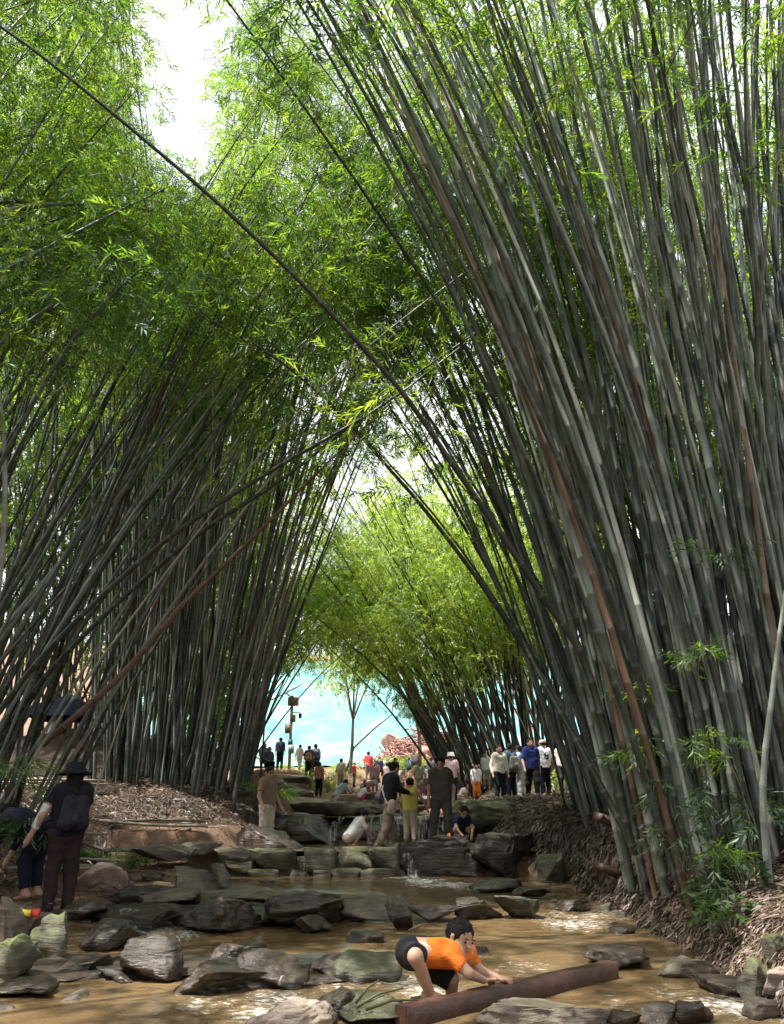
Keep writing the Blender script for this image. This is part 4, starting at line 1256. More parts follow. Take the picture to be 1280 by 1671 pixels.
# brush pile: cut pinkish branches
pile = empty('brush_pile', (2.8, 59, tz(2.8, 59)))
tag(pile, 'heap of cut pinkish brown branches under the Y shaped tree', 'brush pile')
mb = MB(); rg = np.random.default_rng(8)
for k in range(900):
    x, y = rg.normal() * 2.6, rg.normal() * 1.8
    hgt = 3.0 * math.exp(-(x / 3.4) ** 2 - (y / 2.4) ** 2) * rg.uniform(0.2, 1.0)
    z0 = tz(2.8 + x, 59 + y) - tz(2.8, 59) + hgt
    a = rg.uniform(0, 6.28); L = rg.uniform(0.6, 1.6); pz = rg.normal() * 0.35
    d = Vector((math.cos(a), math.sin(a), pz)) * L / 2; c0 = Vector((x, y, z0))
    mb.tube([c0 - d, c0 + d], [0.05, 0.025], 4, False)
M['brush'] = simple('brush_wood', (0.36, 0.2, 0.17), 0.85, 0.4, 3)
o = mb.build('branches', M['brush'], pile); o['kind'] = 'stuff'
obj('heap', rock_mesh('heap', (7.4, 5.4, 4.6), 77, 5, 6, 0.3, 0.9), M['brush'], pile)

# stone steps on the left path
steps = empty('stone_steps', (0, 0, 0))
tag(steps, 'worn stone steps climbing the far left path', 'steps')
for k in range(8):
    t = k / 7
    Y = 28.5 + 11.5 * t
    px0, px1 = 455 - 25 * t, 512 - 12 * t
    py = 1312 - 50 * t
    A_, B_ = at(px0, py, Y), at(px1, py, Y)
    me = rock_mesh('step', ((B_.x - A_.x) * 1.1, 1.5, 0.55), 1200 + k, 4, 3, 0.06, 0.4)
    obj('step', me, TN if k % 2 else GR, steps, loc=((A_.x + B_.x) / 2, Y + 0.6, A_.z - 0.22))

# camera and solar pole
pp = FEET['pole']
pole = empty('camera_pole', tuple(pp))
tag(pole, 'steel pole with solar panel, boxes and camera beside the steps', 'pole')
M['steel'] = simple('pole_steel', (0.42, 0.4, 0.38), 0.5, 0.15, 5, 0.3)
M['boxbrown'] = simple('cabinet', (0.3, 0.21, 0.16), 0.6, 0.2, 5)
M['panel'] = simple('solar_cells', (0.02, 0.024, 0.04), 0.25, 0.2, 3)
M['bluebox'] = simple('blue_box', (0.05, 0.14, 0.32), 0.5)
M['black'] = simple('black_plastic', (0.012, 0.012, 0.014), 0.4)
MB().tube([(0, 0, -0.2), (0, 0, 3.75)], 0.085, 10).build('pole_shaft', M['steel'], pole, True)
Rp = Matrix.Rotation(math.radians(-12), 3, 'Z') @ Matrix.Rotation(math.radians(-24), 3, 'Y') @ Matrix.Rotation(math.radians(18), 3, 'X')
sp_ = MB().box((-0.32, 0, 3.95), (1.5, 1.1, 0.05), Rp).build('solar_panel', M['panel'], pole)
fr = MB()
for s in (-1, 1):
    fr.box(Vector((-0.32, 0, 3.95)) + Rp @ Vector((0, s * 0.56, 0)), (1.56, 0.04, 0.07), Rp)
    fr.box(Vector((-0.32, 0, 3.95)) + Rp @ Vector((s * 0.77, 0, 0)), (0.04, 1.08, 0.07), Rp)
fr.build('panel_frame', M['steel'], sp_)
MB().tube([(0, 0, 3.6), (-0.35, 0, 3.9)], 0.035, 6).build('panel_bracket', M['steel'], pole)
MB().box((0.08, -0.16, 3.42), (0.55, 0.3, 0.42)).build('control_box', M['boxbrown'], pole)
MB().box((0.10, -0.15, 2.55), (0.26, 0.2, 0.36)).build('equipment_box', M['boxbrown'], pole)
MB().box((-0.14, -0.15, 2.05), (0.3, 0.2, 0.5)).build('equipment_box', M['boxbrown'], pole)
MB().box((0.02, -0.13, 1.35), (0.24, 0.14, 0.26)).build('notice_box', M['bluebox'], pole)
MB().box((0.08, -0.14, 1.0), (0.28, 0.18, 0.42)).build('equipment_box', M['steel'], pole)
arm = MB().tube([(0.05, 0, 2.86), (0.42, -0.02, 2.9), (0.46, -0.02, 2.82)], 0.025, 6).build('camera_arm', M['black'], pole, True)
MB().lathe([(0.02, 0.05), (0.085, 0.0), (0.09, -0.1), (0.07, -0.2), (0.01, -0.25)], (0.46, -0.02, 2.8), 12).build('camera_dome', M['black'], arm, True)

# tent among the left bamboo
tp_ = at(92, 1215, 28)
tent = empty('canopy_tent', (tp_.x, tp_.y + 0.6, tz(tp_.x, tp_.y)))
tag(tent, 'dark blue pop up canopy tent under the left bamboo', 'tent')
M['tentblue'] = simple('tent_cloth', (0.012, 0.022, 0.06), 0.7)
th = at(92, 1135, 28).z - tent.location.z
mb = MB()
wv_ = 1.15
mb.add([(-wv_, -wv_, th - 0.5), (wv_, -wv_, th - 0.5), (wv_, wv_, th - 0.5), (-wv_, wv_, th - 0.5), (0, 0, th + 0.15), (-wv_, -wv_, th - 0.75), (wv_, -wv_, th - 0.75), (wv_, wv_, th - 0.75), (-wv_, wv_, th - 0.75)],
       [(5, 6, 1, 0), (6, 7, 2, 1), (7, 8, 3, 2), (8, 5, 0, 3)], [(0, 1, 4), (1, 2, 4), (2, 3, 4), (3, 0, 4)])
mb.build('canopy', M['tentblue'], tent)
for sx in (-1, 1):
    for sy in (-1, 1):
        MB().tube([(sx * 1.08, sy * 1.08, -0.2), (sx * 1.08, sy * 1.08, th - 0.55)], 0.02, 6).build('leg', M['steel'], tent)
c = at(330 / 2 - 20, 1130, 27)
o = MB().tube([at(128, 1128, 26), at(203, 1140, 26)], 0.035, 7).build('bamboo_rail', M['culm_dead'], None, True)
tag(o, 'pale bamboo rail beside the blue tent', 'rail')
for k, (px, py, Y) in enumerate([(196, 1180, 30), (170, 1196, 29), (182, 1200, 28.5)]):
    c = at(px, py, Y)
    o = MB().box((c.x, c.y, tz(c.x, c.y) + 0.2), (0.5, 0.4, 0.42), 0.3, 0.95).build('storage_crate', simple('crate%d' % k, [(0.5, 0.4, 0.15), (0.3, 0.3, 0.32), (0.12, 0.12, 0.14)][k], 0.6))
    tag(o, ['yellowish crate behind the tent', 'grey crate beside the tent path', 'dark crate beside the tent path'][k], 'crate')


def tree(name, label, p, h, lean, crown, nleaf, leafmat, seed, trunk=0.09, fork=0.5, lsize=0.3, limbs=5):
    rg = np.random.default_rng(seed)
    root = empty(name, tuple(p)); tag(root, label, 'tree')
    mb = MB()
    top = Vector((lean[0], lean[1], h))
    f = top * fork
    mb.tube([(0, 0, -0.3), f * 0.5 + Vector((0.04, 0, 0)), f], [trunk * 1.2, trunk * 0.95, trunk * 0.8], 8, False)
    ends = []
    for k in range(limbs):
        a = 2 * math.pi * k / limbs + rg.uniform(-0.4, 0.4)
        e = Vector((lean[0] + math.cos(a) * crown[0] * 0.7, lean[1] + math.sin(a) * crown[0] * 0.7, h * rg.uniform(0.72, 1.0)))
        md = f.lerp(e, 0.5) + Vector((0, 0, 0.12 * h))
        mb.tube([f, md, e], [trunk * 0.6, trunk * 0.4, trunk * 0.12], 6, False)
        ends += [md, e, md.lerp(e, 0.6)]
        for j in range(3):
            s_ = md.lerp(e, rg.uniform(0.1, 0.9)); q = s_ + Vector((rg.normal() * crown[0] * 0.3, rg.normal() * crown[0] * 0.3, rg.uniform(-0.05, 0.2) * h))
            mb.tube([s_, q], [trunk * 0.22, trunk * 0.06], 4, False); ends.append(q)
    mb.build('trunk', M['bark'], root, True)
    E_ = np.array([tuple(e) for e in ends])
    c = E_[rg.integers(0, len(E_), nleaf)] + rg.normal(size=(nleaf, 3)) * np.array([crown[0] * 0.24, crown[0] * 0.24, crown[1] * 0.2])
    o = obj('crown', sprays_mesh('crown', c, rg.uniform(0, 6.28, nleaf), rg.uniform(-1.0, 0.2, nleaf), rg.uniform(0.6, 1.2, nleaf) * lsize / 0.26, SPRAY_FAR, rg), leafmat, root)
    o['kind'] = 'stuff'
    return root


M['bark'] = simple('bark', (0.16, 0.12, 0.09), 0.85, 0.3, 8, bump=0.5)
tree('slim_tree', 'slim pale green tree in the middle of the far path', FEET['tree1'], 6.6, (0.3, 0), (2.6, 2.0), 950, M['leaf_far'], 41, 0.09, 0.42, 0.22)
tree('forked_tree', 'dark Y shaped tree before the brush pile', FEET['tree2'], 4.3, (0.1, 0), (1.5, 1.2), 420, M['leaf_dark'], 42, 0.13, 0.42, 0.22, 3)
o = MB().tube([FEET['tree1'] + Vector((-0.2, 0, 0.1)), at(578, 1220, 44), at(610, 1190, 44), at(640, 1166, 44)], [0.06, 0.05, 0.04, 0.03], 6).build('leaning_stake', M['bark'], None, True)
tag(o, 'bare leaning stake crossing the slim tree', 'stake')
for k, (px, py, Y, h, cr, lb) in enumerate([(540, 1110, 96, 11, 6, 'pale tree on the hill crest left of the slim tree'), (620, 1110, 100, 13, 7, 'pale tree on the hill crest behind the slim tree'),
                                            (730, 1110, 98, 13, 7, 'pale tree on the hill crest behind the forked tree'), (420, 1110, 96, 13, 7, 'pale tree on the hill crest behind the left clump'), (860, 1100, 96, 13, 7, 'pale tree on the hill crest behind the far right clump'), (760, 1200, 58, 9, 4, 'green tree behind the far right bamboo clump')]):
    c = at(px, py, Y)
    tree('crest_tree', lb, (c.x, c.y, tz(c.x, c.y)), h, (0, 0), (cr, 3.5), 600, M['leaf_tree'], 50 + k, 0.2, 0.35, 0.55, 6)
for k, (px, Y, h, cr) in enumerate([(610, 46, 16, 5.5), (720, 50, 17, 6)]):
    c = at(px, 1250, Y)
    tree('tall_tree', ['tall yellow green tree closing the valley, left one of two', 'tall yellow green tree closing the valley, right one of two'][k], (c.x + [11, 12][k], c.y, tz(c.x + [11, 12][k], c.y)), h, ([-6, -4][k], 0), (cr, 5), 1300, M['leaf_far'], 80 + k, 0.2, 0.4, 0.5, 7)

# ------------------------------------------------------------------ people: signed distance bodies meshed with surface nets
def surface_nets(F, org, h):
    ins = F < 0
    c = [ins[i:F.shape[0] - 1 + i, j:F.shape[1] - 1 + j, k:F.shape[2] - 1 + k] for i in (0, 1) for j in (0, 1) for k in (0, 1)]
    s = sum(x.astype(np.int8) for x in c)
    act = (s > 0) & (s < 8)
    I = np.argwhere(act)
    if not len(I): return np.zeros((0, 3)), np.zeros((0, 4), int)
    cor = np.array([(i, j, k) for i in (0, 1) for j in (0, 1) for k in (0, 1)])
    val = np.stack([F[I[:, 0] + a, I[:, 1] + b, I[:, 2] + d] for a, b, d in cor], 1)
    acc = np.zeros((len(I), 3)); cnt = np.zeros(len(I))
    for a in range(8):
        for b in range(a + 1, 8):
            if np.abs(cor[a] - cor[b]).sum() != 1: continue
            fa, fb = val[:, a], val[:, b]
            x = (fa < 0) != (fb < 0)
            t = np.where(x, fa / np.where(x, fa - fb, 1), 0)
            acc += np.where(x[:, None], cor[a] + t[:, None] * (cor[b] - cor[a]), 0); cnt += x
    V = (I + acc / cnt[:, None]) * h + org
    idx = -np.ones(act.shape, np.int64); idx[act] = np.arange(len(I))
    Q = []
    for ax in range(3):
        o1, o2 = [(1, 2), (2, 0), (0, 1)][ax]
        sl0 = [slice(None)] * 3; sl1 = [slice(None)] * 3
        sl0[ax] = slice(0, -1); sl1[ax] = slice(1, None)
        ch = ins[tuple(sl0)] != ins[tuple(sl1)]
        E_ = np.argwhere(ch)
        ok = (E_[:, o1] > 0) & (E_[:, o2] > 0) & (E_[:, o1] < F.shape[o1] - 1) & (E_[:, o2] < F.shape[o2] - 1)
        E_ = E_[ok]
        d1 = np.zeros(3, int); d1[o1] = 1; d2 = np.zeros(3, int); d2[o2] = 1
        g = lambda P_: idx[P_[:, 0], P_[:, 1], P_[:, 2]]
        q = np.stack([g(E_ - d1 - d2), g(E_ - d2), g(E_), g(E_ - d1)], 1)
        fl = ins[E_[:, 0], E_[:, 1], E_[:, 2]]
        q[~fl] = q[~fl][:, ::-1]
        Q.append(q)
    Q = np.concatenate(Q)
    return V, Q[(Q >= 0).all(1)]


def blob(prims, h, k=0.02, cuts=()):
    """prims: (p0, p1, r0, r1, cap) round cones; cap 1 / 2 / 3 = flat end / start / both. cuts: (centre, radius) spheres taken away"""
    lo = np.min([np.minimum(p[0], p[1]) - max(p[2], p[3]) for p in prims], 0) - 3 * h
    hi = np.max([np.maximum(p[0], p[1]) + max(p[2], p[3]) for p in prims], 0) + 3 * h
    n = np.ceil((hi - lo) / h).astype(int) + 1
    F = np.full(n, 1.0, np.float32)
    ax = [lo[i] + h * np.arange(n[i]) for i in range(3)]
    for pr in prims:
        p0, p1, r0, r1 = np.asarray(pr[0], float), np.asarray(pr[1], float), pr[2], pr[3]
        cap = pr[4] if len(pr) > 4 else 0
        mr = max(r0, r1) + 3 * k + 2 * h
        a = np.maximum(((np.minimum(p0, p1) - mr - lo) / h).astype(int), 0)
        b = np.minimum(((np.maximum(p0, p1) + mr - lo) / h).astype(int) + 2, n)
        X, Y, Z = np.meshgrid(ax[0][a[0]:b[0]], ax[1][a[1]:b[1]], ax[2][a[2]:b[2]], indexing='ij')
        d = p1 - p0; L2 = d.dot(d) + 1e-9; L = math.sqrt(L2)
        t = ((X - p0[0]) * d[0] + (Y - p0[1]) * d[1] + (Z - p0[2]) * d[2]) / L2
        tcl = np.clip(t, 0, 1)
        D = np.sqrt((X - p0[0] - tcl * d[0]) ** 2 + (Y - p0[1] - tcl * d[1]) ** 2 + (Z - p0[2] - tcl * d[2]) ** 2) - (r0 + (r1 - r0) * tcl)
        if cap & 1: D = np.maximum(D, (t - 1) * L)
        if cap & 2: D = np.maximum(D, -t * L)
        sub = F[a[0]:b[0], a[1]:b[1], a[2]:b[2]]
        hh = np.clip(0.5 + 0.5 * (sub - D) / k, 0, 1)
        F[a[0]:b[0], a[1]:b[1], a[2]:b[2]] = sub + (D - sub) * hh - k * hh * (1 - hh)
    for (cc, r) in cuts:
        X, Y, Z = np.meshgrid(*ax, indexing='ij')
        F = np.maximum(F, r - np.sqrt((X - cc[0]) ** 2 + (Y - cc[1]) ** 2 + (Z - cc[2]) ** 2))
    return surface_nets(F, lo, h)


CLOTH = {}


def cloth(col, rough=0.85):
    key = tuple(round(c, 3) for c in col)
    if key not in CLOTH:
        m, nd, lk, out = mat_new('cloth')
        g = nd.new('ShaderNodeTexCoord')
        t = noise_tex(nd, lk, 9, 4, 0.6, g.outputs['Object'], 0.8)
        t2 = noise_tex(nd, lk, 160, 2, 0.5, g.outputs['Object'])
        r = ramp(nd, lk, t.outputs[0], [(0.3, tuple(c * 0.85 for c in col)), (0.7, tuple(min(1, c * 1.1) for c in col))])
        p = N(nd, 'ShaderNodeBsdfPrincipled', Roughness=rough)
        p.inputs['Specular IOR Level'].default_value = 0.2
        lk.new(r.outputs[0], p.inputs['Base Color'])
        b = N(nd, 'ShaderNodeBump', Strength=0.7, Distance=0.03)
        lk.new(mathn(nd, lk, 'ADD', t.outputs[0], mathn(nd, lk, 'MULTIPLY', t2.outputs[0], 0.05)), b.inputs['Height']); lk.new(b.outputs[0], p.inputs['Normal'])
        lk.new(p.outputs[0], out.inputs[0])
        CLOTH[key] = m
    return CLOTH[key]


m, nd, lk, out = mat_new('skin')
g = nd.new('ShaderNodeTexCoord')
t = noise_tex(nd, lk, 14, 4, 0.6, g.outputs['Object'])
r = ramp(nd, lk, t.outputs[0], [(0.3, (0.36, 0.205, 0.135)), (0.7, (0.46, 0.28, 0.195))])
p = N(nd, 'ShaderNodeBsdfPrincipled', Roughness=0.5)
p.inputs['Subsurface Weight'].default_value = 0.12
p.inputs['Subsurface Radius'].default_value = (0.02, 0.008, 0.004)
lk.new(r.outputs[0], p.inputs['Base Color']); lk.new(p.outputs[0], out.inputs[0])
M['skin'] = m
M['hair'] = simple('black_hair', (0.008, 0.007, 0.006), 0.7, 0.4, 60, spec=0.25, bump=0.6, bscale=120)
M['eye'] = simple('eye_dark', (0.01, 0.008, 0.007), 0.2)
M['lip'] = simple('lip', (0.3, 0.11, 0.09), 0.5)

A3 = lambda *v: np.array(v, float)
POSE = {
    'stand': dict(hip=[A3(-.052, 0, .52), A3(.052, 0, .52)], kn=[A3(-.062, .01, .285), A3(.062, .01, .285)], an=[A3(-.065, -.012, .045), A3(.068, -.012, .045)],
                  sh=[A3(-.105, 0, .81), A3(.105, 0, .81)], el=[A3(-.15, -.02, .635), A3(.15, -.02, .635)], wr=[A3(-.15, .04, .49), A3(.15, .04, .49)], hc=A3(0, .015, .93)),
    'walk': dict(hip=[A3(-.052, 0, .515), A3(.052, 0, .515)], kn=[A3(-.058, .09, .29), A3(.058, -.03, .28)], an=[A3(-.06, .1, .045), A3(.062, -.15, .06)],
                 sh=[A3(-.105, .01, .81), A3(.105, .01, .81)], el=[A3(-.15, -.06, .635), A3(.15, .03, .635)], wr=[A3(-.145, -.04, .49), A3(.145, .12, .51)], hc=A3(0, .03, .93)),
    'squat': dict(hip=[A3(-.06, -.1, .16), A3(.06, -.1, .16)], kn=[A3(-.1, .1, .27), A3(.1, .1, .27)], an=[A3(-.075, -.02, .045), A3(.075, -.02, .045)],
                  sh=[A3(-.1, .1, .41), A3(.1, .1, .41)], el=[A3(-.13, .2, .29), A3(.13, .2, .29)], wr=[A3(-.07, .3, .17), A3(.07, .3, .17)], hc=A3(0, .19, .5)),
    'sit': dict(hip=[A3(-.055, 0, .24), A3(.055, 0, .24)], kn=[A3(-.075, .22, .28), A3(.075, .22, .28)], an=[A3(-.07, .2, .045), A3(.07, .2, .045)],
                sh=[A3(-.105, .03, .54), A3(.105, .03, .54)], el=[A3(-.14, .08, .38), A3(.14, .08, .38)], wr=[A3(-.07, .2, .34), A3(.07, .2, .34)], hc=A3(0, .07, .66)),
    'bend': dict(hip=[A3(-.055, -.08, .5), A3(.055, -.08, .5)], kn=[A3(-.07, .0, .28), A3(.07, .0, .28)], an=[A3(-.07, -.05, .045), A3(.07, -.05, .045)],
                 sh=[A3(-.1, .2, .6), A3(.1, .2, .6)], el=[A3(-.12, .24, .43), A3(.12, .24, .43)], wr=[A3(-.09, .28, .3), A3(.09, .28, .3)], hc=A3(0, .32, .62)),
}


def person(key, label, loc, height, head_deg, pose='stand', shirt=(0.5, 0.5, 0.5), legs=(0.02, 0.02, 0.03), sleeve=0.55, leglen=1.0, hair='short', shoes=(0.05, 0.05, 0.05), hat=None,
           bag=None, h=0.02, ov=None, face=True, look=(0, 1, -0.05), skirt=False, group=None, joints=None, slim=1.0, fingers=False, hip_w=1.0):
    """a clothed person; head_deg: compass heading of the body (0 = away from the viewer, 180 = towards); joints: ready world joints instead of a pose"""
    rz = -math.radians(head_deg)
    root = empty('person', tuple(loc), rz if joints is None else 0)
    tag(root, label, 'person', group)
    s = height
    if joints is None:
        J = {k: (v.copy() if not isinstance(v, list) else [x.copy() for x in v]) for k, v in POSE[pose].items()}
        if ov:
            for k, v in ov.items():
                if isinstance(v, dict):
                    for i_, q in v.items(): J[k][i_] = A3(*q)
                else: J[k] = A3(*v)
        J = {k: ([x * s for x in v] if isinstance(v, list) else v * s) for k, v in J.items()}
    else:
        J = {k: ([A3(*x) - A3(*loc) for x in v] if isinstance(v, list) else A3(*v) - A3(*loc)) for k, v in joints.items()}
    hip, kn, an, sh, el, wr, hc = (J[k] for k in ('hip', 'kn', 'an', 'sh', 'el', 'wr', 'hc'))
    pel, che = (hip[0] + hip[1]) / 2, (sh[0] + sh[1]) / 2
    fw = A3(*look); fw /= np.linalg.norm(fw)
    spine = che - pel; spine /= np.linalg.norm(spine)
    up = spine * 0.3 + A3(0, 0, 1) * 0.9
    up -= fw * fw.dot(up); up /= np.linalg.norm(up)
    rt = np.cross(fw, up)
    # forward of the body for the feet
    lat = hip[1] - hip[0]; lat /= np.linalg.norm(lat)
    bf = np.cross(A3(0, 0, 1), lat); bf /= np.linalg.norm(bf)
    B = []
    for i in (0, 1):
        B.append((pel * 0.35 + hip[i] * 0.65, sh[i] * 0.62 + che * 0.38, .066 * s, .066 * s))
        B.append((sh[i], el[i], .033 * s, .026 * s)); B.append((el[i], wr[i], .026 * s, .018 * s))
        hd = wr[i] - el[i]; hd /= np.linalg.norm(hd)
        if not fingers:
            B.append((wr[i], wr[i] + hd * .045 * s, .02 * s, .019 * s)); B.append((wr[i] + hd * .045 * s, wr[i] + hd * .085 * s, .015 * s, .009 * s))
            B.append((wr[i] + hd * .015 * s, wr[i] + hd * .05 * s + fw * .022 * s, .009 * s, .007 * s))
        B.append((hip[i], kn[i], .056 * s, .038 * s)); B.append((kn[i], an[i], .038 * s, .024 * s))
        B.append((an[i] - bf * .02 * s, an[i] + bf * .075 * s - A3(0, 0, .02 * s), .027 * s, .02 * s))
    B.append((sh[0], sh[1], .042 * s, .042 * s)); B.append((hip[0], hip[1], .062 * s, .062 * s))
    B.append((che, hc - up * .04 * s, .035 * s, .031 * s))
    hs = .068 if height < 1.45 else .062           # children have larger heads
    B.append((hc - up * .012 * s, hc + up * .018 * s - fw * .008 * s, hs * 0.86 * s, hs * 0.93 * s))
    B.append((hc - up * .04 * s + fw * .02 * s, hc - up * .052 * s + fw * .022 * s, hs * 0.55 * s, hs * 0.42 * s))
    B.append((hc + fw * hs * .82 * s, hc + fw * hs * 1.02 * s - up * .014 * s, .006 * s, .0095 * s))
    for i in (-1, 1):
        B.append((hc + rt * i * hs * .9 * s - up * .012 * s, hc + rt * i * hs * .95 * s + up * .008 * s, .009 * s, .011 * s))
    if fingers:
        for i in (0, 1):
            hd = wr[i] - el[i]; hd /= np.linalg.norm(hd)
            hd = hd * A3(1, 1, 0.25); hd /= np.linalg.norm(hd)
            sd_ = np.cross(hd, A3(0, 0, 1)); sd_ /= np.linalg.norm(sd_)
            base = wr[i] + hd * 0.012
            for f_ in range(4):
                o_ = (f_ - 1.5) * 0.0165
                kx = base + hd * 0.055 + sd_ * o_
                L = (0.036, 0.042, 0.04, 0.032)[f_]
                B.append((base + sd_ * o_ * 0.6, kx, .0125, .0095))
                k2 = kx + hd * L * 0.75 - A3(0, 0, 0.004)
                B.append((kx, k2, .0088, .008)); B.append((k2, k2 + hd * 0.006 - A3(0, 0, L * 0.85), .008, .0062))
            th_ = base + sd_ * (0.03 if i == 0 else -0.03)
            B.append((base, th_ + hd * 0.01, .012, .0105)); B.append((th_ + hd * 0.01, th_ + hd * 0.045 - A3(0, 0, .012), .0095, .007))
    V, Q = blob(B, h, .014 * s if not fingers else .007 * s)
    obj('body', mesh_np('body', V, Q, None, True), M['skin'], root)
    hk = h * (1.0 if not fingers else 1.3)
    # shirt
    S = []
    hemf = 0.12
    for i in (0, 1):
        lo_ = pel * 0.3 + hip[i] * 0.7 - spine * 0.015 * s
        S.append((lo_, sh[i] * 0.66 + che * 0.34, .083 * s * hip_w * slim, .078 * s * slim, 2))
        f = min(sleeve, 1.0)
        e1 = sh[i] + (el[i] - sh[i]) * f
        S.append((sh[i] - spine * .004 * s, e1, .046 * s * slim, .043 * s * slim, 1))
        if sleeve > 1.0:
            e2 = el[i] + (wr[i] - el[i]) * (sleeve - 1)
            S.append((el[i], e2, .036 * s, .028 * s, 1))
    S.append((sh[0] * .9 + che * .1, sh[1] * .9 + che * .1, .05 * s, .05 * s))
    S.append((pel - spine * .015 * s, che, .09 * s * hip_w * slim, .085 * s * slim, 3))
    V, Q = blob(S, hk, .016 * s)
    V = np.array(V); ax_ = che - (pel + che) / 2
    for i_, v in enumerate(V if h < 0.03 else []):
        w_ = Vector(v - pel) / s
        f_ = mnoise.ridged_multi_fractal(Vector((w_.x * 5, w_.y * 5, w_.z * 9)) + Vector((3.1 * s, 1, 0)), 1.0, 2.0, 2, 1.0, 2.0) - 1.0
        V[i_] += (v - (pel + che) / 2) / (np.linalg.norm(v - (pel + che) / 2) + 1e-6) * 0.0075 * s * f_
    obj('shirt', mesh_np('shirt', V, Q, None, True), cloth(shirt), root)
    # legwear
    T_ = [(hip[0], hip[1], .075 * s * hip_w, .075 * s * hip_w), (pel, pel + spine * .07 * s, .082 * s, .078 * s, 1)]
    if skirt:
        kk = (kn[0] + kn[1]) / 2
        T_.append((pel, kk - A3(0, 0, .06 * s), .09 * s, .13 * s, 1))
    for i in (0, 1):
        f = min(leglen, 0.5) * 2
        T_.append((hip[i], hip[i] + (kn[i] - hip[i]) * f, .068 * s, .052 * s + (0.008 * s if leglen < 0.6 else 0), 1 if leglen <= 0.5 else 0))
        if leglen > 0.5:
            T_.append((kn[i], kn[i] + (an[i] - kn[i]) * (leglen - 0.5) * 2, .05 * s, .042 * s, 1))
    V, Q = blob(T_, hk, .02 * s)
    V = np.array(V)
    for i_, v in enumerate(V if h < 0.03 else []):
        w_ = Vector(v) / s
        V[i_] += np.array(mnoise.noise_vector(Vector((w_.x * 9, w_.y * 9, w_.z * 14)))) * 0.009 * s
    obj('trousers' if leglen > 0.6 else 'shorts', mesh_np('legwear', V, Q, None, True), cloth(legs), root)
    if shoes is not None:
        for i in (0, 1):
            V, Q = blob([(an[i] - bf * .028 * s - A3(0, 0, .012 * s), an[i] + bf * .085 * s - A3(0, 0, .02 * s), .032 * s, .026 * s)], max(hk, 0.014), .01)
            obj('shoe', mesh_np('shoe', V, Q, None, True), cloth(shoes, 0.6), root)
    # hair
    if hair:
        Hp = [(hc + up * .012 * s - fw * .008 * s, hc + up * .022 * s - fw * .014 * s, hs * 0.99 * s, hs * 1.02 * s)]
        cut = [(hc + fw * hs * 1.35 * s - up * hs * .62 * s, hs * 1.42 * s)]
        if hair == 'long':
            Hp.append((hc - fw * .03 * s, hc - fw * .045 * s - up * .12 * s, hs * 0.9 * s, hs * 0.7 * s))
        elif hair == 'tail':
            Hp.append((hc - fw * .07 * s, hc - fw * .085 * s - up * .1 * s, .03 * s, .018 * s))
        elif hair == 'bun':
            Hp.append((hc - fw * .075 * s + up * .03 * s, hc - fw * .08 * s + up * .03 * s, .03 * s, .03 * s))
        else:
            cut.append((hc - up * hs * 2.05 * s - fw * .0 * s, hs * 1.78 * s))
        V, Q = blob(Hp, hk, .012 * s, cut)
        if len(Q):
            V = np.array(V)
            dv_ = V - hc; dl = np.linalg.norm(dv_, axis=1, keepdims=True) + 1e-6
            V = V + dv_ / dl * (0.06 * hs * s * np.array([mnoise.noise(Vector((v[0] * 55 / s, v[1] * 55 / s, v[2] * 14 / s))) for v in V]))[:, None]
            hair_o = obj('hair', mesh_np('hair', V, Q, None, True), M['hair'], root)
            if h < 0.02:
                rgh = np.random.default_rng(int(height * 1000)); mb = MB()
                sel = rgh.integers(0, len(V), 260)
                for q_ in sel:
                    v = V[q_]; n_ = v - hc; n_ /= np.linalg.norm(n_)
                    d_ = -up + n_ * 0.15 + rgh.normal(size=3) * 0.18 + fw * 0.25
                    d_ -= n_ * n_.dot(d_) * 0.8; d_ /= np.linalg.norm(d_)
                    L_ = hs * s * rgh.uniform(0.2, 0.36)
                    mb.tube([v - d_ * L_ * 0.5 - n_ * 0.002, v + n_ * 0.001 * s, v + d_ * L_ * 0.5 - n_ * 0.001 * s], [.002 * s, .0034 * s, .0008 * s], 3, False)
                mb.build('hair_strands', M['hair'], hair_o)
    R3 = Matrix(((rt[0], fw[0], up[0]), (rt[1], fw[1], up[1]), (rt[2], fw[2], up[2])))
    if face:
        for i in (-1, 1):
            c_ = hc + fw * hs * .88 * s + rt * i * hs * .42 * s + up * .004 * s
            MB().lathe([(0.0001, -.5), (.6, -.35), (1, 0), (.6, .35), (.0001, .5)], tuple(c_), 8, R3 @ Matrix.Diagonal((.011 * s, .006 * s, .012 * s))).build('eye', M['eye'], root, True)
            c_ = hc + fw * hs * .92 * s + rt * i * hs * .42 * s + up * .02 * s
            MB().box(tuple(c_), (.022 * s, .006 * s, .004 * s), R3).build('eyebrow', M['hair'], root)
        c_ = hc + fw * hs * .90 * s - up * .034 * s
        MB().lathe([(0.0001, -.5), (.7, -.3), (1, 0), (.7, .3), (.0001, .5)], tuple(c_), 8, R3 @ Matrix.Diagonal((.017 * s, .01 * s, .008 * s))).build('mouth', M['lip'], root, True)
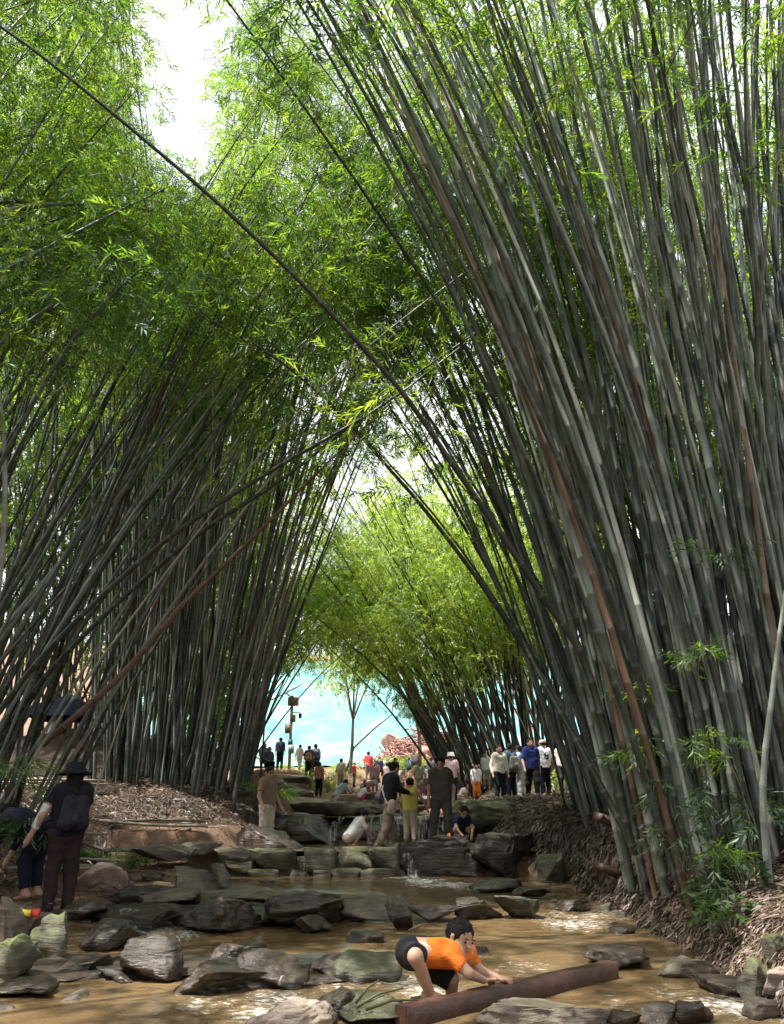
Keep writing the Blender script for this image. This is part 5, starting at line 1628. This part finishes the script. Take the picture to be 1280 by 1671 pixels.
    if hat:
        kind, colr = hat
        ht = hc + up * .03 * s - fw * .006 * s
        mb = MB()
        if kind == 'brim':
            mb.lathe([(hs * 1.95 * s, -.028 * s), (hs * 2.0 * s, -.024 * s), (hs * 1.18 * s, .006 * s), (hs * 1.12 * s, .045 * s), (hs * .9 * s, .062 * s), (.0001, .066 * s)], tuple(ht), 24, R3)
            mb.lathe([(hs * 1.95 * s, -.030 * s), (hs * 1.1 * s, -.002 * s), (.0001, .004 * s)], tuple(ht), 24, R3)
        elif kind == 'bucket':
            mb.lathe([(hs * 1.5 * s, -.02 * s), (hs * 1.15 * s, .012 * s), (hs * 1.02 * s, .055 * s), (.0001, .062 * s)], tuple(ht), 18, R3)
        elif kind == 'tall':
            mb.lathe([(hs * 1.15 * s, -.03 * s), (hs * 1.12 * s, .0), (hs * 1.0 * s, .085 * s), (.0001, .09 * s)], tuple(ht), 18, R3)
        else:
            mb.lathe([(hs * 1.12 * s, -.005 * s), (hs * 1.1 * s, .03 * s), (hs * .8 * s, .055 * s), (.0001, .062 * s)], tuple(ht), 18, R3)
            mb.box(tuple(ht + fw * hs * 1.45 * s - up * .002 * s), (.08 * s, .07 * s, .006 * s), R3)
        mb.build('hat', cloth(colr), root, True)
    if bag:
        kind, colr = bag
        if kind == 'backpack':
            bc = che * 0.55 + pel * 0.45 - bf * .13 * s
            prims = [(bc + spine * .06 * s + lat * a * .04 * s, bc - spine * .09 * s + lat * a * .05 * s, .05 * s, .06 * s) for a in (-1, 1)]
            prims.append((bc - spine * .06 * s - bf * .04 * s, bc - spine * .07 * s - bf * .04 * s, .045 * s, .045 * s))
            V, Q = blob(prims, hk, .02 * s)
            pk = obj('backpack', mesh_np('backpack', V, Q, None, True), cloth(colr, 0.6), root)
            for i in (0, 1):
                f0 = sh[i] * .62 + che * .38
                MB().tube([f0 - bf * .07 * s + spine * .03 * s, f0 + spine * .058 * s, f0 + bf * .085 * s - spine * .02 * s, f0 + bf * .05 * s - spine * .14 * s + lat * (i * 2 - 1) * .05 * s], .010 * s, 5).build('strap', cloth(colr, 0.6), pk)
        else:
            pth = [sh[0] * .8 + che * .2 + spine * .052 * s, che * .6 + pel * .4 - bf * .1 * s, pel + lat * .1 * s - bf * .06 * s, pel + lat * .12 * s + spine * .02 * s, che * .6 + pel * .4 + bf * .1 * s, sh[0] * .8 + che * .2 + spine * .052 * s]
            st = MB().tube(pth, .011 * s, 5).build('bag_strap', cloth((0.55, 0.5, 0.45)), root)
            V, Q = blob([(pel + lat * .13 * s, pel + lat * .13 * s - spine * .07 * s, .05 * s, .055 * s)], hk, .02 * s)
            obj('bag', mesh_np('bag', V, Q, None, True), cloth(colr), st)
    return root


P3 = lambda px, py, Y: tuple(at(px, py, Y))
# the boy in the stream, joint by joint
ORANGE = (0.72, 0.17, 0.02)
hR = Vector((0, BEAM_Y(at(809, 1610, 5.6).x), 0)).y
def hand_at(px, py, Y0):
    x = at(px, py, Y0).x
    Y_ = BEAM_Y(x) - 0.0
    p_ = at(px, py, Y_)
    return p_
hn, hf = hand_at(806, 1603, 5.5), hand_at(826, 1600, 5.5)
zt = BEAM_TOP(hn.x)
boyJ = dict(hip=[P3(674, 1556, 5.80), P3(668, 1552, 5.62)], kn=[P3(737, 1598, 5.78), P3(678, 1561, 5.36)], an=[P3(737, 1640, 5.86), P3(703, 1624, 5.52)],
            sh=[P3(762, 1556, 5.80), P3(734, 1556, 5.52)], el=[P3(786, 1586, 5.74), P3(765, 1588, 5.46)],
            wr=[(hf.x - 0.055, BEAM_Y(hf.x) + 0.035, BEAM_TOP(hf.x) + 0.028), (hn.x - 0.06, BEAM_Y(hn.x) + 0.02, BEAM_TOP(hn.x) + 0.028)], hc=P3(751, 1531, 5.60))
person('boy', 'boy in orange T shirt and black shorts bending over the beam', P3(700, 1632, 5.7), 1.27, 90, shirt=ORANGE, legs=(0.010, 0.010, 0.012), sleeve=0.72, leglen=0.5, shoes=None, slim=0.86,
       joints=boyJ, look=(0.66, -0.68, -0.32), h=0.0085, fingers=True, hip_w=0.84)
# left pair
person('hat', 'woman in black with wide black sun hat and backpack, pale sleeve', FEET['hat'], 1.58, -35, 'stand', (0.012, 0.012, 0.02), (0.03, 0.018, 0.016), 0.5, 1.0, 'long', (0.02, 0.02, 0.02), ('brim', (0.014, 0.014, 0.022)),
       ('backpack', (0.02, 0.018, 0.028)), 0.013, dict(el={0: (-.19, .02, .64), 1: (.15, .04, .64)}, wr={0: (-.24, .08, .50), 1: (.12, .16, .56)}), face=False)
hatp = [o for o in bpy.data.objects if o.name.startswith('person')][-1]
# pale arm sleeve
q0, q1 = A3(-.165, .01, .72) * 1.58, A3(-.222, .06, .555) * 1.58
V, Q = blob([(q0, q1, .034 * 1.58, .027 * 1.58, 3)], 0.012, 0.01)
obj('arm_sleeve', mesh_np('arm_sleeve', V, Q, None, True), cloth((0.62, 0.62, 0.6)), hatp)
person('stoop', 'dark clothed person stooping at the left picture edge', FEET['stoop'], 1.6, -75, 'bend', (0.012, 0.014, 0.03), (0.010, 0.012, 0.025), 1.6, 0.9, 'short', None, h=0.016, face=False)
# weir group
person('tan', 'man in tan T shirt and pale shorts behind the round boulder', FEET['tan'] + Vector((0, 0, 0.06)), 1.7, 125, 'stand', (0.25, 0.17, 0.115), (0.6, 0.54, 0.42), 0.7, 0.6, 'short', (0.1, 0.1, 0.1), look=(0.2, 1, -0.35), ov=dict(el={0: (-.19, -.03, .65), 1: (.18, .02, .64)}, wr={0: (-.2, .06, .51), 1: (.19, .1, .52)}))
person('white_kid', 'child in white shirt crouching low on the weir', FEET['white_kid'], 1.15, 70, 'squat', (0.72, 0.7, 0.66), (0.35, 0.32, 0.28), 0.9, 0.8, 'short', None, face=False, look=(0, 1, -0.6))
person('black_woman', 'woman in black top with cross body bag reaching to the right', FEET['black_woman'], 1.6, 62, 'walk', (0.012, 0.012, 0.014), (0.17, 0.135, 0.095), 1.9, 1.0, 'bun', (0.05, 0.05, 0.05), None, ('cross', (0.35, 0.28, 0.22)),
       0.017, dict(el={0: (-.1, .16, .7), 1: (.13, .12, .68)}, wr={0: (-.05, .31, .64), 1: (.06, .28, .64)}, sh={0: (-.1, .05, .8), 1: (.1, .05, .8)}, hc=(0, .1, .915)), look=(0, 1, -0.3))
person('yellow', 'child in yellow vest and pale trousers beside the waterfall', FEET['yellow'], 1.2, 10, 'stand', (0.62, 0.52, 0.11), (0.45, 0.38, 0.27), 0.15, 1.0, 'bun', (0.2, 0.15, 0.1), None, None, 0.019, dict(el={1: (.2, .03, .68)}, wr={1: (.27, .05, .54)}), face=False)
person('green_man', 'man in dark green grey T shirt looking down beside the falls', FEET['green_man'], 1.63, 190, 'stand', (0.07, 0.06, 0.048), (0.07, 0.068, 0.055), 0.7, 1.0, 'short', (0.04, 0.04, 0.04), h=0.019, look=(0, 1, -0.55), ov=dict(an={0: (-.1, .02, .045), 1: (.11, -.01, .045)}, kn={0: (-.085, .03, .285), 1: (.09, .02, .285)}, hc=(0, .035, .925)))
person('crouch_boy', 'boy in navy shirt with orange collar crouching on the weir', FEET['crouch_boy'], 1.25, 165, 'squat', (0.012, 0.014, 0.03), (0.02, 0.02, 0.03), 0.7, 0.45, 'short', None, None, ('cross', (0.75, 0.25, 0.04)), 0.016, look=(0, 1, -0.7))
# right group
G = 'walkers on the right bank'
person('cream', 'woman in cream blouse and black trousers at the right bank group\'s left end', FEET['cream'], 1.62, 165, 'stand', (0.66, 0.62, 0.52), (0.015, 0.016, 0.028), 1.9, 1.0, 'tail', (0.03, 0.03, 0.03), None, None, 0.024, look=(-0.25, 1, 0))
person('denim', 'person in blue denim shirt carrying a pale backpack', FEET['denim'], 1.68, -30, 'stand', (0.09, 0.15, 0.21), (0.015, 0.018, 0.03), 0.8, 1.0, 'short', (0.03, 0.03, 0.03), None, ('backpack', (0.34, 0.3, 0.25)), 0.026, face=False)
person('cap', 'person in black cap and pale blue shirt behind the blue shirted man', FEET['cap'], 1.62, -60, 'stand', (0.33, 0.45, 0.56), (0.5, 0.5, 0.46), 0.7, 1.0, 'short', (0.5, 0.5, 0.5), ('cap', (0.02, 0.02, 0.02)), None, 0.022, face=False)
person('blue', 'man in royal blue T shirt walking towards the viewer', FEET['blue'], 1.74, 178, 'walk', (0.018, 0.03, 0.14), (0.010, 0.010, 0.012), 0.75, 1.0, 'short', (0.02, 0.02, 0.02), None, None, 0.018)
o = [o for o in bpy.data.objects if o.name.startswith('person')][-1]
person('tee', 'man in white T shirt with black print on its back', FEET['tee'], 1.7, -20, 'stand', (0.75, 0.75, 0.76), (0.012, 0.014, 0.022), 0.7, 1.0, 'short', (0.5, 0.4, 0.35), ('cap', (0.3, 0.27, 0.25)), None, 0.026, face=False)
tee = [o for o in bpy.data.objects if o.type == 'EMPTY' and o.name.startswith('person')]
person('white_hat', 'woman in white sun hat standing by the right clump', FEET['white_hat'], 1.6, 200, 'stand', (0.6, 0.55, 0.5), (0.05, 0.05, 0.06), 0.6, 1.0, 'long', (0.1, 0.1, 0.1), ('bucket', (0.8, 0.8, 0.8)), None, 0.022)
person('red_hat', 'person in tall reddish hat bending under the bamboo', FEET['red_hat'], 1.65, 60, 'bend', (0.1, 0.1, 0.1), (0.012, 0.012, 0.014), 0.7, 1.0, 'short', (0.6, 0.6, 0.6), ('tall', (0.5, 0.25, 0.2)), None, 0.022, face=False)
# print on the white shirt: a dark irregular patch just proud of the cloth
tee_root = [o for o in tee if o.get('label', '').startswith('man in white T')][0]
mb = MB()
for (x_, z_, w_, h_) in [(0.0, 1.22, 0.13, 0.07), (0.04, 1.16, 0.09, 0.08), (-0.04, 1.27, 0.07, 0.06), (0.07, 1.25, 0.06, 0.05)]:
    mb.box((x_, -0.152, z_), (w_, 0.012, h_))
mb.build('shirt_print', M['black'], tee_root)
# far people
FAR = [
    ('pink', 'woman in pink top and black trousers on the far path', 1.5, 20, 'stand', (0.62, 0.3, 0.28), (0.012, 0.012, 0.015), 'tail', None),
    ('pack1', 'far walker with brown backpack beside the steps', 1.62, 0, 'stand', (0.06, 0.05, 0.06), (0.02, 0.02, 0.02), 'short', ('backpack', (0.3, 0.2, 0.14))),
    ('pack2', 'far walker with dark blue backpack beside the steps', 1.72, -20, 'walk', (0.3, 0.32, 0.42), (0.03, 0.03, 0.05), 'short', ('backpack', (0.05, 0.06, 0.12))),
    ('sit1', 'person in black trousers sitting at the top of the steps', 1.6, 150, 'sit', (0.1, 0.12, 0.2), (0.01, 0.01, 0.02), 'short', None),
    ('sit2', 'person in pale blue shirt sitting behind the steps', 1.65, 170, 'sit', (0.25, 0.4, 0.62), (0.02, 0.02, 0.04), 'short', None),
    ('pole_man', 'person in dark clothes standing at the camera pole', 1.6, 0, 'stand', (0.02, 0.025, 0.05), (0.015, 0.015, 0.03), 'short', None),
    ('cream_kid', 'person in cream clothes between pole and far walkers', 1.45, 30, 'walk', (0.6, 0.55, 0.45), (0.5, 0.46, 0.38), 'short', None),
    ('red', 'man in red jacket standing before the turquoise net', 1.7, 0, 'stand', (0.68, 0.07, 0.09), (0.2, 0.17, 0.15), 'short', None),
    ('dark_sit', 'person in navy jacket sitting right of the red jacket', 1.6, 10, 'sit', (0.03, 0.035, 0.08), (0.04, 0.04, 0.05), 'short', None),
    ('sit3', 'person in white top sitting right of the navy jacket', 1.6, 170, 'sit', (0.6, 0.58, 0.58), (0.1, 0.1, 0.12), 'long', None),
    ('blue_kid', 'child in bright blue shirt on the bushy slope', 1.2, 20, 'stand', (0.05, 0.2, 0.6), (0.04, 0.05, 0.1), 'short', None),
    ('gingham', 'woman in pale blue squatting on the far stones', 1.6, 60, 'squat', (0.42, 0.5, 0.62), (0.26, 0.18, 0.08), 'tail', None),
    ('cream_stand', 'person in cream top beside the slim tree', 1.5, 0, 'stand', (0.66, 0.58, 0.45), (0.5, 0.42, 0.34), 'short', None),
    ('red_kid', 'child in red shirt at the slim tree\'s foot', 1.15, 100, 'stand', (0.62, 0.06, 0.08), (0.1, 0.08, 0.1), 'short', None),
]
for key, lb, hgt, hd, po, sh_, lg, hr, bg in FAR:
    person(key, lb, FEET[key], hgt, hd, po, sh_, lg, 0.7, 1.0, hr, (0.05, 0.05, 0.05), None, bg, 0.045, face=False)
person('tent_man', 'man in white T shirt crouching before the blue tent', FEET['tent_man'], 1.65, 60, 'sit', (0.7, 0.7, 0.7), (0.05, 0.05, 0.06), 0.7, 0.6, 'short', (0.4, 0.4, 0.4), None, None, 0.034, face=False)
person('tent_b', 'person in grey standing behind the tent', FEET['tent_b'], 1.6, 150, 'stand', (0.3, 0.28, 0.28), (0.05, 0.05, 0.06), 0.7, 1.0, 'short', (0.1, 0.1, 0.1), None, None, 0.04, face=False)
person('tent_c', 'person in pale top standing in the bamboo right of the tent', FEET['tent_c'], 1.6, 190, 'stand', (0.5, 0.48, 0.5), (0.04, 0.04, 0.06), 0.7, 1.0, 'short', (0.1, 0.1, 0.1), None, None, 0.04, face=False)
# the crowd of children and parents around the upper pool
CROWD = [  # px, py of feet, Y, height, heading, pose, shirt, legs, words
    (588, 1318, 30, 1.15, 60, 'squat', (0.7, 0.68, 0.7), (0.5, 0.1, 0.18), 'child in white and red squatting at the pool edge'),
    (603, 1312, 33, 1.2, 100, 'bend', (0.6, 0.5, 0.5), (0.62, 0.08, 0.16), 'child with red trousers bending in the crowd'),
    (594, 1302, 36, 1.3, 170, 'squat', (0.68, 0.62, 0.6), (0.3, 0.3, 0.35), 'child in pale shirt squatting left in the crowd'),
    (612, 1296, 39, 1.5, 200, 'stand', (0.62, 0.3, 0.34), (0.2, 0.2, 0.24), 'adult in rose top left in the crowd'),
    (640, 1292, 40, 1.2, 180, 'stand', (0.1, 0.36, 0.2), (0.1, 0.12, 0.1), 'child in green shirt in the middle of the crowd'),
    (652, 1290, 41, 1.5, 150, 'bend', (0.7, 0.68, 0.66), (0.12, 0.12, 0.2), 'adult in white bending in the middle of the crowd'),
    (645, 1282, 44, 1.55, 20, 'stand', (0.06, 0.1, 0.2), (0.05, 0.05, 0.08), 'adult in navy behind the crowd\'s middle'),
    (662, 1296, 38, 1.2, 210, 'squat', (0.62, 0.12, 0.2), (0.2, 0.2, 0.3), 'child in crimson squatting beside the yellow vested child'),
    (685, 1298, 37, 1.55, 170, 'stand', (0.7, 0.64, 0.6), (0.45, 0.4, 0.35), 'adult in off white between the weir people'),
    (695, 1292, 40, 1.25, 90, 'stand', (0.72, 0.7, 0.7), (0.55, 0.3, 0.3), 'child in white with rose trousers between the weir people'),
    (738, 1318, 26, 1.6, 10, 'stand', (0.7, 0.5, 0.52), (0.015, 0.015, 0.02), 'woman in pale pink with white bucket hat behind the crowd'),
    (754, 1314, 29, 1.15, 120, 'squat', (0.72, 0.7, 0.72), (0.65, 0.3, 0.25), 'child in white squatting right of the green grey shirted man'),
    (748, 1296, 35, 1.3, 190, 'stand', (0.7, 0.66, 0.68), (0.4, 0.38, 0.4), 'child in white standing behind the bucket hat woman'),
    (768, 1300, 33, 1.6, 160, 'bend', (0.66, 0.66, 0.7), (0.1, 0.15, 0.28), 'adult in white and jeans bending over the pool'),
    (779, 1314, 29, 1.25, 180, 'stand', (0.72, 0.68, 0.72), (0.78, 0.22, 0.05), 'child with bright orange trousers beside the big boulder'),
    (796, 1308, 30, 1.3, 200, 'stand', (0.6, 0.64, 0.62), (0.24, 0.24, 0.14), 'child in pale shirt and olive shorts by the cream blouse woman'),
    (786, 1296, 34, 1.1, 150, 'squat', (0.3, 0.28, 0.32), (0.2, 0.18, 0.2), 'child in grey squatting behind the orange trousers'),
    (726, 1284, 43, 1.5, 0, 'stand', (0.66, 0.62, 0.6), (0.3, 0.3, 0.32), 'adult in pale clothes behind the green grey shirted man'),
    (762, 1284, 42, 1.5, 170, 'stand', (0.6, 0.56, 0.55), (0.2, 0.2, 0.24), 'adult in pale top far behind on the right'),
    (676, 1276, 46, 1.4, 180, 'sit', (0.5, 0.4, 0.42), (0.1, 0.1, 0.14), 'person sitting below the forked tree'),
    (625, 1304, 35, 1.2, 30, 'squat', (0.72, 0.68, 0.64), (0.2, 0.3, 0.5), 'child in cream squatting behind the black shirted woman'),
    (704, 1280, 45, 1.6, 10, 'sit', (0.06, 0.06, 0.09), (0.05, 0.05, 0.06), 'person in black sitting behind the crowd'),
]
CROWD += [
    (570, 1306, 34, 1.1, 90, 'squat', (0.72, 0.7, 0.68), (0.6, 0.4, 0.4), 'child in white squatting left of the whole crowd'),
    (632, 1286, 43, 1.3, 10, 'stand', (0.7, 0.5, 0.5), (0.3, 0.2, 0.2), 'child in salmon shirt at the back of the crowd'),
    (657, 1304, 34, 1.1, 190, 'squat', (0.2, 0.45, 0.6), (0.3, 0.3, 0.3), 'child in sky blue squatting at the crowd front'),
    (690, 1306, 33, 1.15, 160, 'bend', (0.7, 0.66, 0.6), (0.66, 0.2, 0.3), 'child with pink shorts bending right of the yellow vest'),
    (700, 1298, 36, 1.2, 210, 'squat', (0.68, 0.6, 0.2), (0.2, 0.2, 0.2), 'child in mustard squatting between the weir people'),
    (744, 1290, 38, 1.25, 100, 'stand', (0.72, 0.7, 0.7), (0.2, 0.25, 0.4), 'child in white shirt and blue shorts far behind the weir boy'),
    (772, 1290, 38, 1.3, 200, 'stand', (0.65, 0.35, 0.4), (0.3, 0.3, 0.35), 'child in rose shirt behind the orange trousers'),
    (790, 1286, 40, 1.55, 180, 'stand', (0.7, 0.68, 0.66), (0.1, 0.1, 0.12), 'adult in white shirt at the back right of the crowd'),
    (620, 1316, 29, 1.1, 60, 'squat', (0.55, 0.3, 0.35), (0.2, 0.2, 0.25), 'child in dusty rose squatting on the flat ledge'),
    (806, 1296, 36, 1.5, 150, 'stand', (0.4, 0.42, 0.45), (0.08, 0.08, 0.1), 'adult in grey shirt behind the cream blouse woman'),
]
for k, (px, py, Y, hgt, hd, po, sh_, lg, lb) in enumerate(CROWD):
    p_ = at(px, py, Y)
    zz = tz(p_.x, p_.y)
    person('crowd', lb, (p_.x, p_.y, zz), hgt, hd, po, sh_, lg, 0.7, 0.9, 'short' if k % 3 else 'tail', (0.2, 0.18, 0.16), ('bucket', (0.75, 0.72, 0.7)) if k in (10, 13) else None, None, 0.046, face=False, group='crowd around the upper pool')
# toy beside the hat woman
c_ = on(42, 1490, 0.3)
toy = empty('water_toy', tuple(c_)); tag(toy, 'yellow toy water pump with red tip on the rocks', 'toy')
MB().tube([(-0.14, 0, 0), (0.06, 0, 0)], 0.028, 10).build('barrel', simple('toy_yellow', (0.7, 0.6, 0.04), 0.4), toy, True)
MB().tube([(0.055, 0, 0), (0.12, 0, 0.0)], 0.034, 10).build('tip', simple('toy_red', (0.65, 0.05, 0.05), 0.4), toy, True)
